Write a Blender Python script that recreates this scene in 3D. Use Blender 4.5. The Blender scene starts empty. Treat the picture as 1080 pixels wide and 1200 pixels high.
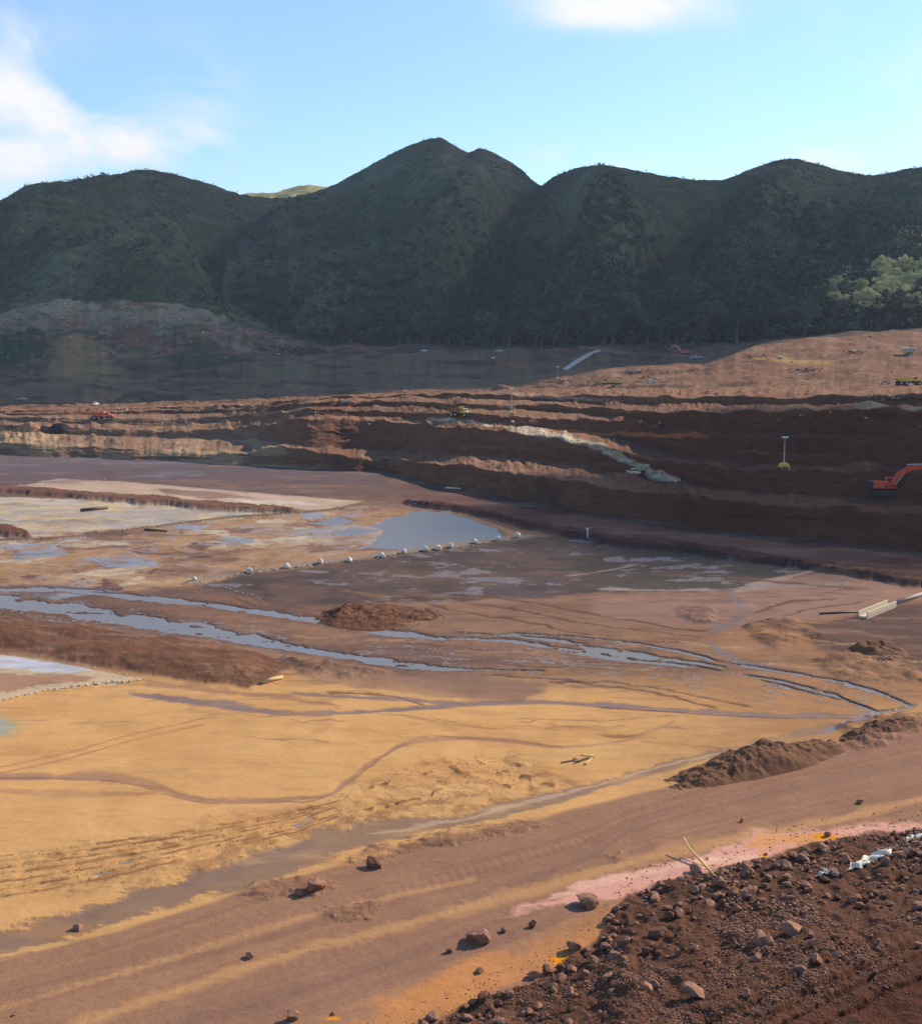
import bpy, math, random
import numpy as np
from mathutils import Vector, Matrix, Euler

random.seed(7); rng = np.random.default_rng(7)
sc = bpy.context.scene
COL = sc.collection
R = math.radians

# ------------------------------------------------------------------ camera
F = 1484.0; CX, CY = 540.0, 600.0; HORIZON = 400.0; H = 36.0
TH = math.atan((CY - HORIZON) / F)
ct, st = math.cos(TH), math.sin(TH)
cam_d = bpy.data.cameras.new("camera"); cam = bpy.data.objects.new("camera", cam_d); COL.objects.link(cam)
cam.location = (0, 0, H); cam.rotation_euler = (math.pi/2 - TH, 0, 0)
cam_d.sensor_fit = 'VERTICAL'; cam_d.sensor_height = 24.0; cam_d.lens = 24.0 * F / 1200.0
cam_d.clip_start = 0.5; cam_d.clip_end = 30000
sc.camera = cam

def ray(x, y):
    u = (np.asarray(x, float) - CX) / F; v = (CY - np.asarray(y, float)) / F
    return u, ct + v*st, v*ct - st
def on_depth(x, y, Y):
    rx, ry, rz = ray(x, y); t = Y / ry
    return rx*t, np.broadcast_to(Y, np.shape(t))*1.0, H + rz*t
def on_z(x, y, z):
    rx, ry, rz = ray(x, y); t = (z - H) / rz
    return rx*t, ry*t

# ------------------------------------------------------------------ noise
def _h(ix, iy, seed):
    n = (ix.astype(np.int64)*374761393 + iy.astype(np.int64)*668265263 + seed*1442695041) & 0xffffffff
    n = ((n ^ (n >> 13))*1274126177) & 0xffffffff
    n = (n ^ (n >> 16)) & 0xffffffff
    return n / 4294967295.0
def vn(x, y, seed=0):
    x = np.asarray(x, float); y = np.asarray(y, float)
    fx = np.floor(x); fy = np.floor(y); tx = x-fx; ty = y-fy
    tx = tx*tx*tx*(tx*(tx*6-15)+10); ty = ty*ty*ty*(ty*(ty*6-15)+10)
    a = _h(fx, fy, seed); b = _h(fx+1, fy, seed); c = _h(fx, fy+1, seed); d = _h(fx+1, fy+1, seed)
    return ((a*(1-tx)+b*tx)*(1-ty) + (c*(1-tx)+d*tx)*ty)*2-1
def fbm(x, y, o=4, seed=0, gain=.5):
    s = 0; a = 1; t = 0
    for i in range(o):
        s = s + a*vn(x*2**i + 17.3*i, y*2**i - 9.1*i, seed+i); t += a; a *= gain
    return s/t
def ridged(x, y, o=4, seed=0):
    s = 0; a = 1; t = 0
    for i in range(o):
        s = s + a*(1-2*np.abs(vn(x*2**i + 7.3*i, y*2**i, seed+i))); t += a; a *= .5
    return s/t
def sstep(e0, e1, x):
    t = np.clip((x-e0)/(e1-e0+1e-12), 0, 1); return t*t*(3-2*t)
def lin(c):
    c = np.array(c, float)/255.0
    return np.where(c <= .04045, c/12.92, ((c+.055)/1.055)**2.4)
KL = np.array([1.36, 1.36, 1.34])
def alb(*c):            # base colour of a surface from its colour in full sun
    return np.clip(lin(c)/KL, 0.004, .85)

# ------------------------------------------------------------------ helpers for objects
def tag(o, label=None, cat=None, group=None, kind=None):
    if label: o["label"] = label
    if cat: o["category"] = cat
    if group: o["group"] = group
    if kind: o["kind"] = kind
    return o
def link(name, me, parent=None, loc=None):
    o = bpy.data.objects.new(name, me); COL.objects.link(o)
    if parent is not None: o.parent = parent
    if loc is not None: o.location = loc
    return o
def empty(name, loc, rz=0, s=1):
    o = bpy.data.objects.new(name, None); COL.objects.link(o)
    o.location = loc; o.rotation_euler = (0, 0, rz); o.scale = (s, s, s); o.empty_display_size = .5
    return o
def kids(o): return [c for c in bpy.data.objects if c.parent == o]
def copy_tree(o, parent=None):
    c = o.copy(); COL.objects.link(c)
    if parent is not None: c.parent = parent
    for ch in kids(o): copy_tree(ch, c)
    return c
def mesh_np(name, V, Fq, smooth=True):
    """V (n,3), Fq (m,k) arrays"""
    me = bpy.data.meshes.new(name); V = np.ascontiguousarray(V, dtype=np.float32); Fq = np.ascontiguousarray(Fq, dtype=np.int32)
    m, k = Fq.shape
    me.vertices.add(len(V)); me.vertices.foreach_set("co", V.ravel())
    me.loops.add(m*k); me.loops.foreach_set("vertex_index", Fq.ravel())
    me.polygons.add(m); me.polygons.foreach_set("loop_start", np.arange(0, m*k, k, dtype=np.int32))
    me.polygons.foreach_set("loop_total", np.full(m, k, dtype=np.int32))
    me.polygons.foreach_set("use_smooth", np.full(m, smooth, dtype=bool))
    me.update(calc_edges=True)
    return me
class MB:
    def __init__(s): s.v = []; s.f = []
    def add(s, vs, fs):
        n = len(s.v); s.v += [tuple(p) for p in vs]; s.f += [tuple(i+n for i in f) for f in fs]; return s
    def box(s, c, d, rot=None, bevel=0.0, taper=(1, 1)):
        hx, hy, hz = d[0]/2, d[1]/2, d[2]/2
        b = min(bevel, hx*.45, hy*.45, hz*.45)
        M = rot if rot is not None else Matrix.Identity(3)
        if b <= 0:
            P = [Vector((sx*hx*(taper[0] if sz > 0 else 1), sy*hy*(taper[1] if sz > 0 else 1), sz*hz)) for sz in (-1, 1) for sy in (-1, 1) for sx in (-1, 1)]
            fs = [(0, 2, 3, 1), (4, 5, 7, 6), (0, 1, 5, 4), (2, 6, 7, 3), (0, 4, 6, 2), (1, 3, 7, 5)]
        else:
            P = []; 
            for z, i in ((-hz, b), (-hz+b, 0), (hz-b, 0), (hz, b)):
                tx, ty = (taper if z > 0 else (1, 1))
                X = hx*tx-i; Yy = hy*ty-i
                for (px, py) in ((-X+b, -Yy), (X-b, -Yy), (X, -Yy+b), (X, Yy-b), (X-b, Yy), (-X+b, Yy), (-X, Yy-b), (-X, -Yy+b)):
                    P.append(Vector((px, py, z)))
            fs = [tuple(range(7, -1, -1)), tuple(range(24, 32))]
            for k in range(3):
                for j in range(8): fs.append((k*8+j, k*8+(j+1) % 8, k*8+8+(j+1) % 8, k*8+8+j))
        return s.add([M @ p + Vector(c) for p in P], fs)
    def tube(s, pts, rad, n=8):
        pts = [Vector(p) for p in pts]; rr = rad if isinstance(rad, (list, tuple)) else [rad]*len(pts)
        vs = []; fs = []
        for i, p in enumerate(pts):
            d = (pts[min(i+1, len(pts)-1)] - pts[max(i-1, 0)]).normalized()
            q = d.to_track_quat('Z', 'Y')
            for j in range(n):
                a = 2*math.pi*j/n
                vs.append(p + q @ Vector((math.cos(a)*rr[i], math.sin(a)*rr[i], 0)))
        for i in range(len(pts)-1):
            for j in range(n): fs.append((i*n+j, i*n+(j+1) % n, (i+1)*n+(j+1) % n, (i+1)*n+j))
        fs.append(tuple(range(n-1, -1, -1))); fs.append(tuple((len(pts)-1)*n+j for j in range(n)))
        return s.add(vs, fs)
    def prism(s, prof, y0, y1):      # profile in xz extruded along y
        n = len(prof)
        vs = [(p[0], y0, p[1]) for p in prof] + [(p[0], y1, p[1]) for p in prof]
        fs = [tuple(range(n)), tuple(range(2*n-1, n-1, -1))]
        for j in range(n): fs.append((j, n+j, n+(j+1) % n, (j+1) % n))
        return s.add(vs, fs)
    def build(s, name, mat, parent=None, smooth=False):
        me = bpy.data.meshes.new(name); me.from_pydata([tuple(v) for v in s.v], [], s.f)
        import bmesh
        bm = bmesh.new(); bm.from_mesh(me); bmesh.ops.recalc_face_normals(bm, faces=bm.faces); bm.to_mesh(me); bm.free()
        if smooth: me.polygons.foreach_set("use_smooth", [True]*len(me.polygons))
        me.materials.append(mat)
        return link(name, me, parent)

# ------------------------------------------------------------------ materials
def newmat(name):
    m = bpy.data.materials.new(name); m.use_nodes = True; nt = m.node_tree
    return m, nt, nt.nodes["Principled BSDF"], nt.nodes, nt.links
def simple(name, c, rough=.7, spec=.3, var=.25, scale=3.0, metal=0, bump=.0):
    m, nt, b, N, L = newmat(name)
    tc = N.new("ShaderNodeTexCoord"); no = N.new("ShaderNodeTexNoise"); no.inputs["Scale"].default_value = scale; no.inputs["Detail"].default_value = 6
    L.new(tc.outputs["Object"], no.inputs["Vector"])
    mp = N.new("ShaderNodeMapRange"); mp.inputs[1].default_value = .3; mp.inputs[2].default_value = .7; mp.inputs[3].default_value = 1-var; mp.inputs[4].default_value = 1+var
    L.new(no.outputs["Fac"], mp.inputs[0])
    mu = N.new("ShaderNodeMix"); mu.data_type = 'RGBA'; mu.blend_type = 'MULTIPLY'; mu.inputs[0].default_value = 1
    mu.inputs[6].default_value = (c[0], c[1], c[2], 1); L.new(mp.outputs[0], mu.inputs[7]); L.new(mu.outputs[2], b.inputs["Base Color"])
    b.inputs["Roughness"].default_value = rough; b.inputs["Specular IOR Level"].default_value = spec; b.inputs["Metallic"].default_value = metal
    if bump:
        bp = N.new("ShaderNodeBump"); bp.inputs["Strength"].default_value = bump; bp.inputs["Distance"].default_value = .05
        L.new(no.outputs["Fac"], bp.inputs["Height"]); L.new(bp.outputs[0], b.inputs["Normal"])
    return m
def ground_mat(name, scales=((.35, .10), (2.2, .14), (11., .10)), bump=((1.2, .25), (7., .08)), spec=.25):
    m, nt, b, N, L = newmat(name)
    at = N.new("ShaderNodeAttribute"); at.attribute_name = "Col"
    wt = N.new("ShaderNodeAttribute"); wt.attribute_name = "Wet"
    tc = N.new("ShaderNodeTexCoord"); cur = at.outputs["Color"]
    for s_, v in scales:
        no = N.new("ShaderNodeTexNoise"); no.inputs["Scale"].default_value = s_; no.inputs["Detail"].default_value = 5; no.inputs["Roughness"].default_value = .65
        L.new(tc.outputs["Object"], no.inputs["Vector"])
        mp = N.new("ShaderNodeMapRange"); mp.inputs[1].default_value = .3; mp.inputs[2].default_value = .7; mp.inputs[3].default_value = 1-v; mp.inputs[4].default_value = 1+v
        L.new(no.outputs["Fac"], mp.inputs[0])
        mu = N.new("ShaderNodeMix"); mu.data_type = 'RGBA'; mu.blend_type = 'MULTIPLY'; mu.inputs[0].default_value = 1
        L.new(cur, mu.inputs[6]); L.new(mp.outputs[0], mu.inputs[7]); cur = mu.outputs[2]
    L.new(cur, b.inputs["Base Color"])
    pw = N.new("ShaderNodeMath"); pw.operation = "POWER"; pw.inputs[1].default_value = 1.8; L.new(wt.outputs["Fac"], pw.inputs[0])
    rr = N.new("ShaderNodeMapRange"); rr.inputs[3].default_value = .95; rr.inputs[4].default_value = .22; L.new(pw.outputs[0], rr.inputs[0]); L.new(rr.outputs[0], b.inputs["Roughness"])
    sp = N.new("ShaderNodeMapRange"); sp.inputs[3].default_value = spec*.15; sp.inputs[4].default_value = .5; L.new(pw.outputs[0], sp.inputs[0]); L.new(sp.outputs[0], b.inputs["Specular IOR Level"])
    iv = N.new("ShaderNodeMath"); iv.operation = 'SUBTRACT'; iv.inputs[0].default_value = 1; L.new(wt.outputs["Fac"], iv.inputs[1])
    prev = None
    for s_, d in bump:
        no = N.new("ShaderNodeTexNoise"); no.inputs["Scale"].default_value = s_; no.inputs["Detail"].default_value = 6; no.inputs["Roughness"].default_value = .6
        L.new(tc.outputs["Object"], no.inputs["Vector"])
        bp = N.new("ShaderNodeBump"); bp.inputs["Distance"].default_value = d
        L.new(iv.outputs[0], bp.inputs["Strength"]); L.new(no.outputs["Fac"], bp.inputs["Height"])
        if prev: L.new(prev, bp.inputs["Normal"])
        prev = bp.outputs[0]
    L.new(prev, b.inputs["Normal"])
    return m

# ------------------------------------------------------------------ terrain lines traced from the place
def PL(pts):
    xs = np.array([p[0] for p in pts], float); ys = np.array([p[1] for p in pts], float)
    return lambda x: np.interp(x, xs, ys)
Xc = np.concatenate([np.arange(-1100, -60, 14.), np.arange(-60, 1140, 1.25), np.arange(1140, 2200, 14.)])
NC = len(Xc)
yA = PL([(-1100, 515), (-200, 528), (0, 533), (200, 541), (360, 550), (450, 553), (510, 566), (560, 577), (700, 603), (850, 622), (1080, 648), (1280, 668), (2200, 700)])(Xc)
yA = yA + 1.2*fbm(Xc/30, Xc*0, 3, 3)

def toeline(x):
    return np.interp(x, [-1100, 300, 480, 560, 640, 700, 715, 735, 800, 900, 1000, 1080, 1200, 2200], [1600, 1275, 1212, 1176, 1142, 1108, 1080, 1052, 1030, 1008, 988, 972, 945, 800])

# flats rows
n1, n2 = 40, 780
rows = []
for i in range(n1): rows.append(np.full(NC, 1750 - (1750-1235)*(i/n1)))
for i in range(n2):
    t = i/(n2-1); rows.append(1235*(1-t) + yA*t)
PX = np.tile(Xc, (n1+n2, 1)); PY = np.array(rows)
wx0, wy0 = on_z(PX, PY, np.zeros_like(PX))

# painting state
C = np.zeros(PX.shape + (3,)); W = np.zeros(PX.shape); DZ = np.zeros(PX.shape); ROUGH = np.full(PX.shape, .0)
wn1 = fbm(wx0/9, wy0/9, 4, 11); wn2 = fbm(wx0/2.2, wy0/2.2, 3, 12); wn3 = fbm(wx0/30, wy0/40, 4, 13)
wnx = fbm(wx0/7, wy0/7, 4, 14)
wp1 = fbm(PX/34, PY/9, 6, 15, .6); wp2 = fbm(PX/8, PY/2.6, 4, 16, .6)
def scl(y): return np.clip((y-400)/300.0, .35, 3)
def mixc(m, col, wet=None, dz=None, rough=None):
    global C, W, DZ, ROUGH
    col = np.asarray(col)
    C[:] = C*(1-m[..., None]) + col*m[..., None]
    if wet is not None: W[:] = W*(1-m) + wet*m
    if dz is not None: DZ[:] = DZ + dz*(m**2.5 if dz > .5 else m)
    if rough is not None: ROUGH[:] = np.maximum(ROUGH, rough*m)
def stroke_mask(pts, soft=.35, warp=1.0):
    xs = [p[0] for p in pts]; x0, x1 = min(xs), max(xs)
    if xs[0] > xs[-1]: pts = pts[::-1]; xs = xs[::-1]
    wy = warp*scl(PY)*(1.6*wn1 + .8*wn2 + 1.6*wp1)
    yc = np.interp(PX, xs, [p[1] for p in pts]); w = np.interp(PX, xs, [p[2] for p in pts])
    w = w*np.clip(1+.9*wp1+.5*wp2+.3*wnx, .12, 3)
    endf = sstep(x0-4, x0+8, PX)*(1-sstep(x1-8, x1+4, PX))
    if x0 <= 0: endf = (1-sstep(x1-8, x1+4, PX)) if x1 < 1080 else np.ones_like(PX)
    elif x1 >= 1080: endf = sstep(x0-4, x0+8, PX)
    d = np.abs(PY + wy - yc)/(w/2+.01)
    return (1-sstep(1-soft, 1+soft, d+.35*wp2))*endf
def stroke(pts, col, soft=.35, warp=1.0, wet=None, dz=None, rough=None, op=1.0):
    mixc(stroke_mask(pts, soft, warp)*op, col, wet, dz, rough)
def smooth_pts(pts, k=6):
    out = []; n = len(pts)
    for i in range(n-1):
        p0 = pts[max(i-1, 0)]; p1 = pts[i]; p2 = pts[i+1]; p3 = pts[min(i+2, n-1)]
        for j in range(k):
            t = j/k
            out.append(tuple(.5*((2*p1[q]) + (-p0[q]+p2[q])*t + (2*p0[q]-5*p1[q]+4*p2[q]-p3[q])*t*t + (-p0[q]+3*p1[q]-3*p2[q]+p3[q])*t**3) for q in range(len(p1))))
    out.append(tuple(pts[-1])); return out
def sstroke(pts, *a, **k): stroke(smooth_pts(pts), *a, **k)
def poly_mask(pts, soft=3.0, warp=4.0):
    x = PX + warp*scl(PY)*(1.5*wn2 + 2*wn1) + 9*wp1 + 4*wp2
    y = PY + warp*scl(PY)*(.6*wnx + .35*wn2) + (3.2*wp1 + 1.6*wp2)*scl(PY)*min(1, .4+warp*.4)
    xs = [p[0] for p in pts]; ys = [p[1] for p in pts]
    m = np.zeros(PX.shape)
    c0 = np.searchsorted(Xc, min(xs)-40); c1 = np.searchsorted(Xc, max(xs)+40)
    rr = np.where((PY[:, c0:c1].min(1) <= max(ys)+30) & (PY[:, c0:c1].max(1) >= min(ys)-30))[0]
    if len(rr) == 0: return m
    r0, r1 = rr[0], rr[-1]+1
    X = x[r0:r1, c0:c1]; Y = y[r0:r1, c0:c1]; inside = np.zeros(X.shape, bool); dist = np.full(X.shape, 1e9)
    n = len(pts)
    for i in range(n):
        ax, ay = pts[i]; bx, by = pts[(i+1) % n]
        cond = (ay > Y) != (by > Y)
        xi = (bx-ax)*(Y-ay)/((by-ay) if by != ay else 1e-9)+ax
        inside ^= cond & (X < xi)
        dx, dy = bx-ax, (by-ay)*3; px, py = X-ax, (Y-ay)*3
        t = np.clip((px*dx+py*dy)/(dx*dx+dy*dy+1e-9), 0, 1)
        dist = np.minimum(dist, np.hypot(px-t*dx, py-t*dy))
    sd = np.where(inside, dist, -dist)
    m[r0:r1, c0:c1] = sstep(-soft*1.5, soft*1.5, sd)
    return m
def poly(pts, col, soft=3.0, warp=4.0, wet=None, dz=None, rough=None, op=1.0):
    mixc(poly_mask(pts, soft, warp)*op, col, wet, dz, rough)

sand = alb(216, 166, 106); sand2 = alb(168, 122, 84); mud = alb(134, 100, 80); grey = alb(110, 90, 84); dark = alb(88, 72, 68)
red = alb(112, 72, 56); cream = alb(200, 182, 152); brown = alb(116, 82, 66); water_bed = alb(120, 105, 95)
# base
base = np.zeros_like(C)+sand
yy = PY + 14*wn3 + 6*wn1
m = 1-sstep(770, 815, yy - (PX-500)*.02); base = base*(1-m[..., None]) + mud*m[..., None]
m = 1-sstep(560, 600, yy); base = base*(1-m[..., None]) + grey*m[..., None]
C[:] = base
mixc(sstep(640, 960, PX+40*wn3)*sstep(690, 720, PY)*.85, sand2)
mixc(sstep(-.1, .5, wn3)*.35*sstep(700, 800, PY), alb(200, 146, 92))
# slow grey/ochre mottling of the middle flats
mixc(sstep(.0, .5, fbm(wx0/40, wy0/14, 4, 31))*sstep(600, 640, PY)*(1-sstep(770, 800, PY))*.6, alb(152, 118, 94))
mixc(sstep(.05, .45, fbm(wx0/30, wy0/9, 4, 32))*(1-sstep(770, 800, PY))*.5, grey, wet=.3)
# upper ponds
poly([(-200, 588), (0, 590), (340, 600), (440, 590), (505, 591), (622, 628), (500, 645), (300, 672), (225, 686), (0, 704), (-200, 700)], alb(174, 136, 100), 2, 1.0, wet=.25)
pond = poly_mask([(-200, 588), (0, 590), (340, 600), (440, 590), (505, 591), (600, 628), (500, 642), (300, 668), (225, 680), (0, 700), (-200, 700)], 3, 1)
mp_ = sstep(.12, .22, fbm(wx0/22, wy0/16, 5, 41))*pond; mixc(mp_*.8, alb(160, 150, 145), wet=.75)
mp_ = sstep(.18, .26, fbm(wx0/14, wy0/10, 5, 43))*pond; mixc(mp_*.9, alb(128, 96, 82), wet=.2)
mp_ = sstep(.25, .32, fbm(wx0/18+9, wy0/14, 4, 45))*pond; mixc(mp_*.9, cream, wet=.5)
poly([(-200, 582), (0, 583), (120, 585), (250, 597), (340, 602), (180, 617), (60, 627), (0, 631), (-200, 640)], cream, 2, 1.2, wet=.55)
POST_CREAM = lambda: (poly([(-200, 584), (0, 585), (120, 587), (240, 597), (330, 602), (180, 615), (60, 624), (0, 628), (-200, 636)], cream, 2, 1.5, wet=.6, op=.5), poly([(60, 603), (200, 596), (300, 603), (170, 611)], alb(168, 166, 160), 2, 2.5, wet=.8, op=.5))
poly([(40, 612), (70, 607), (120, 612), (70, 622)], alb(110, 88, 82), 1, 1.5, wet=.4)
poly([(80, 612), (130, 605), (165, 607), (130, 615), (90, 618)], alb(110, 92, 84), 1, 1.5, wet=.4)
poly([(100, 586), (170, 592), (190, 598), (140, 600)], alb(222, 196, 150), 2, 1.2, wet=.3)
poly([(-40, 570), (10, 570), (70, 561), (150, 565), (290, 577), (428, 588), (370, 598), (300, 594), (150, 579), (0, 572)], alb(196, 168, 140), 1.5, 1, wet=.4)
poly([(180, 572), (260, 578), (300, 584), (240, 584), (190, 578)], alb(150, 118, 100), 1.5, 1.5)
poly([(270, 585), (350, 588), (380, 592), (300, 592)], alb(214, 196, 170), 1.5, 1, wet=.5)
for q in [((150, 645), (180, 638), (215, 640), (200, 650), (165, 650)), ((215, 640), (240, 634), (262, 638), (235, 646)), ((110, 688), (125, 678), (145, 688), (130, 694)), ((80, 682), (95, 676), (104, 684), (88, 688)), ((25, 676), (50, 674), (60, 682), (40, 684)), ((90, 625), (140, 622), (165, 630), (120, 632)), ((165, 670), (185, 665), (190, 672)), ((220, 656), (250, 648), (240, 658))]:
    poly(list(q), alb(104, 78, 72), 1, 1.2, wet=.2)
for q in [((0, 640), (60, 634), (80, 650), (20, 655)), ((100, 655), (160, 650), (190, 660), (130, 666)), ((250, 632), (290, 630), (300, 636), (262, 640)), ((350, 600), (395, 603), (380, 608), (355, 608)), ((0, 690), (90, 686), (150, 694), (60, 702)), ((200, 610), (250, 612), (240, 622), (205, 620))]:
    poly(list(q), alb(150, 150, 155), 1, 1.5, wet=.9)
for k_, (cc, th, wv) in enumerate([((160, 122, 92), .05, .1), ((128, 98, 84), .2, .2), ((150, 146, 150), .22, .8), ((190, 168, 138), .3, .3), ((176, 136, 98), .12, .1)]):
    mixc(pond*sstep(th, th+.1, fbm(PX/(17+4*k_)+k_*9, PY/(3.2+.5*k_), 5, 141+k_, .6))*.5, alb(*cc), wet=wv)
POST_CREAM()
cp_ = poly_mask([(-200, 584), (0, 585), (120, 587), (240, 597), (330, 602), (180, 615), (60, 624), (0, 628), (-200, 636)], 2, 1.5)
mixc(cp_*sstep(.05, .3, fbm(PX/50, PY/2.6, 5, 191, .6))*.6, alb(166, 158, 148), wet=.85); mixc(cp_*sstep(.12, .3, fbm(PX/35, PY/2.2, 5, 193, .6))*.6, alb(214, 186, 132), wet=.2)
# tailings mud below the dike
poly([(228, 685), (300, 673), (500, 647), (625, 630), (700, 628), (850, 645), (965, 664), (900, 692), (700, 694), (560, 702), (440, 706), (330, 712), (280, 697)], alb(80, 70, 64), 5, 3, wet=.15)
poly([(560, 642), (625, 631), (700, 629), (900, 655), (962, 664), (860, 690), (760, 690), (650, 672), (590, 660)], alb(78, 72, 64), 9, 4, wet=.1)
mm = poly_mask([(300, 675), (500, 650), (620, 640), (700, 660), (640, 700), (440, 706), (330, 710)], 4, 3)
mixc(mm*sstep(.0, .3, fbm(wx0/16, wy0/12, 4, 51))*.6, alb(118, 92, 80)); mixc(mm*sstep(.1, .3, fbm(wx0/13, wy0/12, 4, 52))*.7, alb(78, 62, 62), wet=.4)
poly([(560, 684), (600, 682), (625, 694), (632, 704), (600, 706), (580, 696)], alb(112, 100, 104), 4, 3, wet=.3, op=.25)
poly([(395, 690), (500, 694), (540, 700), (440, 700)], alb(150, 112, 72), 2, 2, op=.5)
mt = poly_mask([(228, 685), (300, 673), (500, 647), (625, 630), (700, 628), (850, 645), (965, 664), (900, 692), (700, 694), (560, 702), (440, 706), (330, 712), (280, 697)], 6, 3)
mixc(mt*sstep(.0, .3, fbm(PX/60, PY/11, 6, 211, .62))*.6, alb(116, 94, 84), wet=.1); mixc(mt*sstep(.08, .3, fbm(PX/45, PY/8, 6, 213, .62))*.6, alb(66, 56, 54), wet=.5); mixc(mt*sstep(.2, .38, fbm(PX/40, PY/5, 6, 215, .62))*.7, alb(128, 118, 120), wet=.85)
# the area beyond the long berm
reg = (PY < np.interp(PX, [440, 480, 560, 640, 720, 830, 930, 1080, 1300], [560, 590, 603, 622, 636, 648, 662, 686, 725]))*sstep(430, 560, PX)
mixc(reg*(.45+.5*sstep(-.2, .3, wn1)), alb(104, 72, 62)); mixc(reg*sstep(.1, .35, fbm(wx0/25, wy0/8, 4, 61))*.6, alb(132, 108, 96)); mixc(reg*sstep(600, 560, PY)*.6, alb(128, 86, 70))
mixc((1-sstep(546, 575, PY+4*wn1))*(1-sstep(380, 520, PX))*.8, alb(106, 94, 96), wet=.35)
mixc(sstep(.1, .35, fbm(wx0/45, wy0/10, 4, 63))*(1-sstep(560, 580, PY))*(1-sstep(420, 520, PX))*.6, alb(120, 112, 122), wet=.6)
# right flats
poly([(690, 700), (860, 692), (960, 668), (1080, 690), (1080, 700), (940, 728), (880, 735), (760, 735), (690, 720)], alb(152, 118, 100), 4, 3)
poly([(930, 740), (1010, 715), (1200, 690), (1200, 800), (1080, 790), (1020, 772), (960, 760)], alb(104, 80, 70), 6, 5, rough=.15)
sstroke([(858, 694, 4), (905, 680, 6), (965, 666, 4)], alb(164, 138, 118), .4, .5)
sstroke([(700, 690, 2), (800, 692, 2), (900, 688, 3), (1000, 684, 2)], alb(150, 132, 124), .4, .8)
sstroke([(660, 675, 2), (700, 670, 3), (748, 661, 2)], alb(140, 124, 116), .4, .5)
# thin dark rills
for pts in [[(500, 694), (600, 704), (700, 720), (800, 737), (830, 738)], [(520, 700), (640, 722), (720, 735), (820, 745)], [(480, 700), (520, 712), (600, 726), (700, 745), (800, 753)], [(560, 790), (640, 795), (700, 803), (760, 812), (840, 830)], [(640, 800), (720, 800), (800, 812), (880, 828)], [(380, 812), (440, 816), (500, 828)], [(440, 750), (560, 760), (620, 765)], [(580, 775), (640, 782), (700, 776)], [(700, 862), (740, 864), (760, 856)], [(880, 720), (930, 705), (980, 702)], [(870, 735), (960, 712), (1010, 705)], [(270, 700), (330, 716), (390, 722)], [(380, 690), (420, 700), (450, 706)], [(820, 680), (900, 682), (1000, 690)]]:
    w = 2.2
    sstroke([(p[0], p[1], w) for p in pts], alb(96, 68, 58), .5, 1.2, op=.75, dz=-.05)
for i in range(60):
    x0 = rng.uniform(-100, 1080); y0 = rng.uniform(690, 870); n = 4; L_ = rng.uniform(40, 220); sl = rng.uniform(-.02, .12)
    pts = [(x0+L_*k/n, y0+sl*L_*k/n+rng.normal(0, 2), rng.uniform(.8, 2.4)) for k in range(n+1)]
    sstroke(pts, [alb(120, 90, 78), alb(150, 116, 92), alb(205, 160, 104)][i % 3], .5, 1.4, op=.45)
# long berms
sstroke([(-200, 566, 7), (0, 575, 7), (100, 582, 8), (200, 590, 9), (300, 598, 7), (350, 601, 2)], alb(122, 86, 70), .4, .4, wet=0, dz=.8, rough=.4)
sstroke([(470, 589, 3), (560, 602, 7), (640, 621, 8), (720, 635, 8), (830, 648, 8), (930, 662, 9), (1080, 684, 11), (1250, 712, 13)], alb(88, 60, 52), .4, .5, wet=0, dz=.9, rough=.5)
sstroke([(-100, 600, 14), (0, 622, 13), (40, 630, 3)], alb(120, 80, 64), .4, .4, wet=0, dz=.8, rough=.3)
# dike along the bulk bags
sstroke([(215, 685, 3), (290, 672, 4), (375, 661, 4), (450, 651, 4), (528, 641, 4), (590, 633, 4), (628, 629, 3)], alb(150, 132, 116), .4, .2, wet=0, dz=.35)
sstroke([(-60, 636, 2), (0, 634, 2), (90, 629, 2), (180, 618, 2), (270, 607, 2), (370, 600, 2), (430, 592, 2), (505, 590, 2)], alb(120, 95, 80), .4, .3, wet=0, dz=.3)
# pale pond at the left edge, brown bank behind it
bank = [(-200, 712), (0, 720), (90, 733), (160, 745), (240, 753), (300, 765), (345, 778), (320, 796), (290, 806), (230, 800), (180, 792), (120, 782), (60, 772), (0, 763), (-200, 750)]
poly(bank, alb(122, 84, 62), 4, 2, wet=0, rough=.3); DZ += .75*poly_mask([(-200, 716), (0, 724), (90, 736), (160, 749), (240, 757), (290, 768), (310, 785), (280, 795), (230, 792), (120, 776), (0, 757), (-200, 740)], 22, 2)
mixc(poly_mask(bank, 4, 2)*sstep(0, .4, wn1)*.6, alb(104, 70, 56))
poly([(-60, 764), (0, 767), (60, 775), (110, 785), (168, 796), (130, 802), (60, 808), (0, 820), (-60, 832)], alb(202, 176, 140), 2, .6, wet=.4)
poly([(-60, 765), (0, 768), (60, 777), (110, 787), (60, 790), (0, 782), (-60, 785)], alb(206, 205, 205), 2, 1.5, wet=.9)
poly([(-10, 790), (50, 793), (110, 793), (100, 800), (30, 806), (0, 812)], alb(176, 134, 104), 2, 2)
poly([(-60, 838), (0, 840), (20, 850), (22, 856), (0, 864), (-60, 868)], alb(160, 160, 135), 2, 1.5, wet=.9)
poly([(-60, 830), (0, 832), (40, 848), (30, 862), (0, 872), (-60, 876)], alb(186, 165, 115), 5, 2, op=.5)
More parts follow.
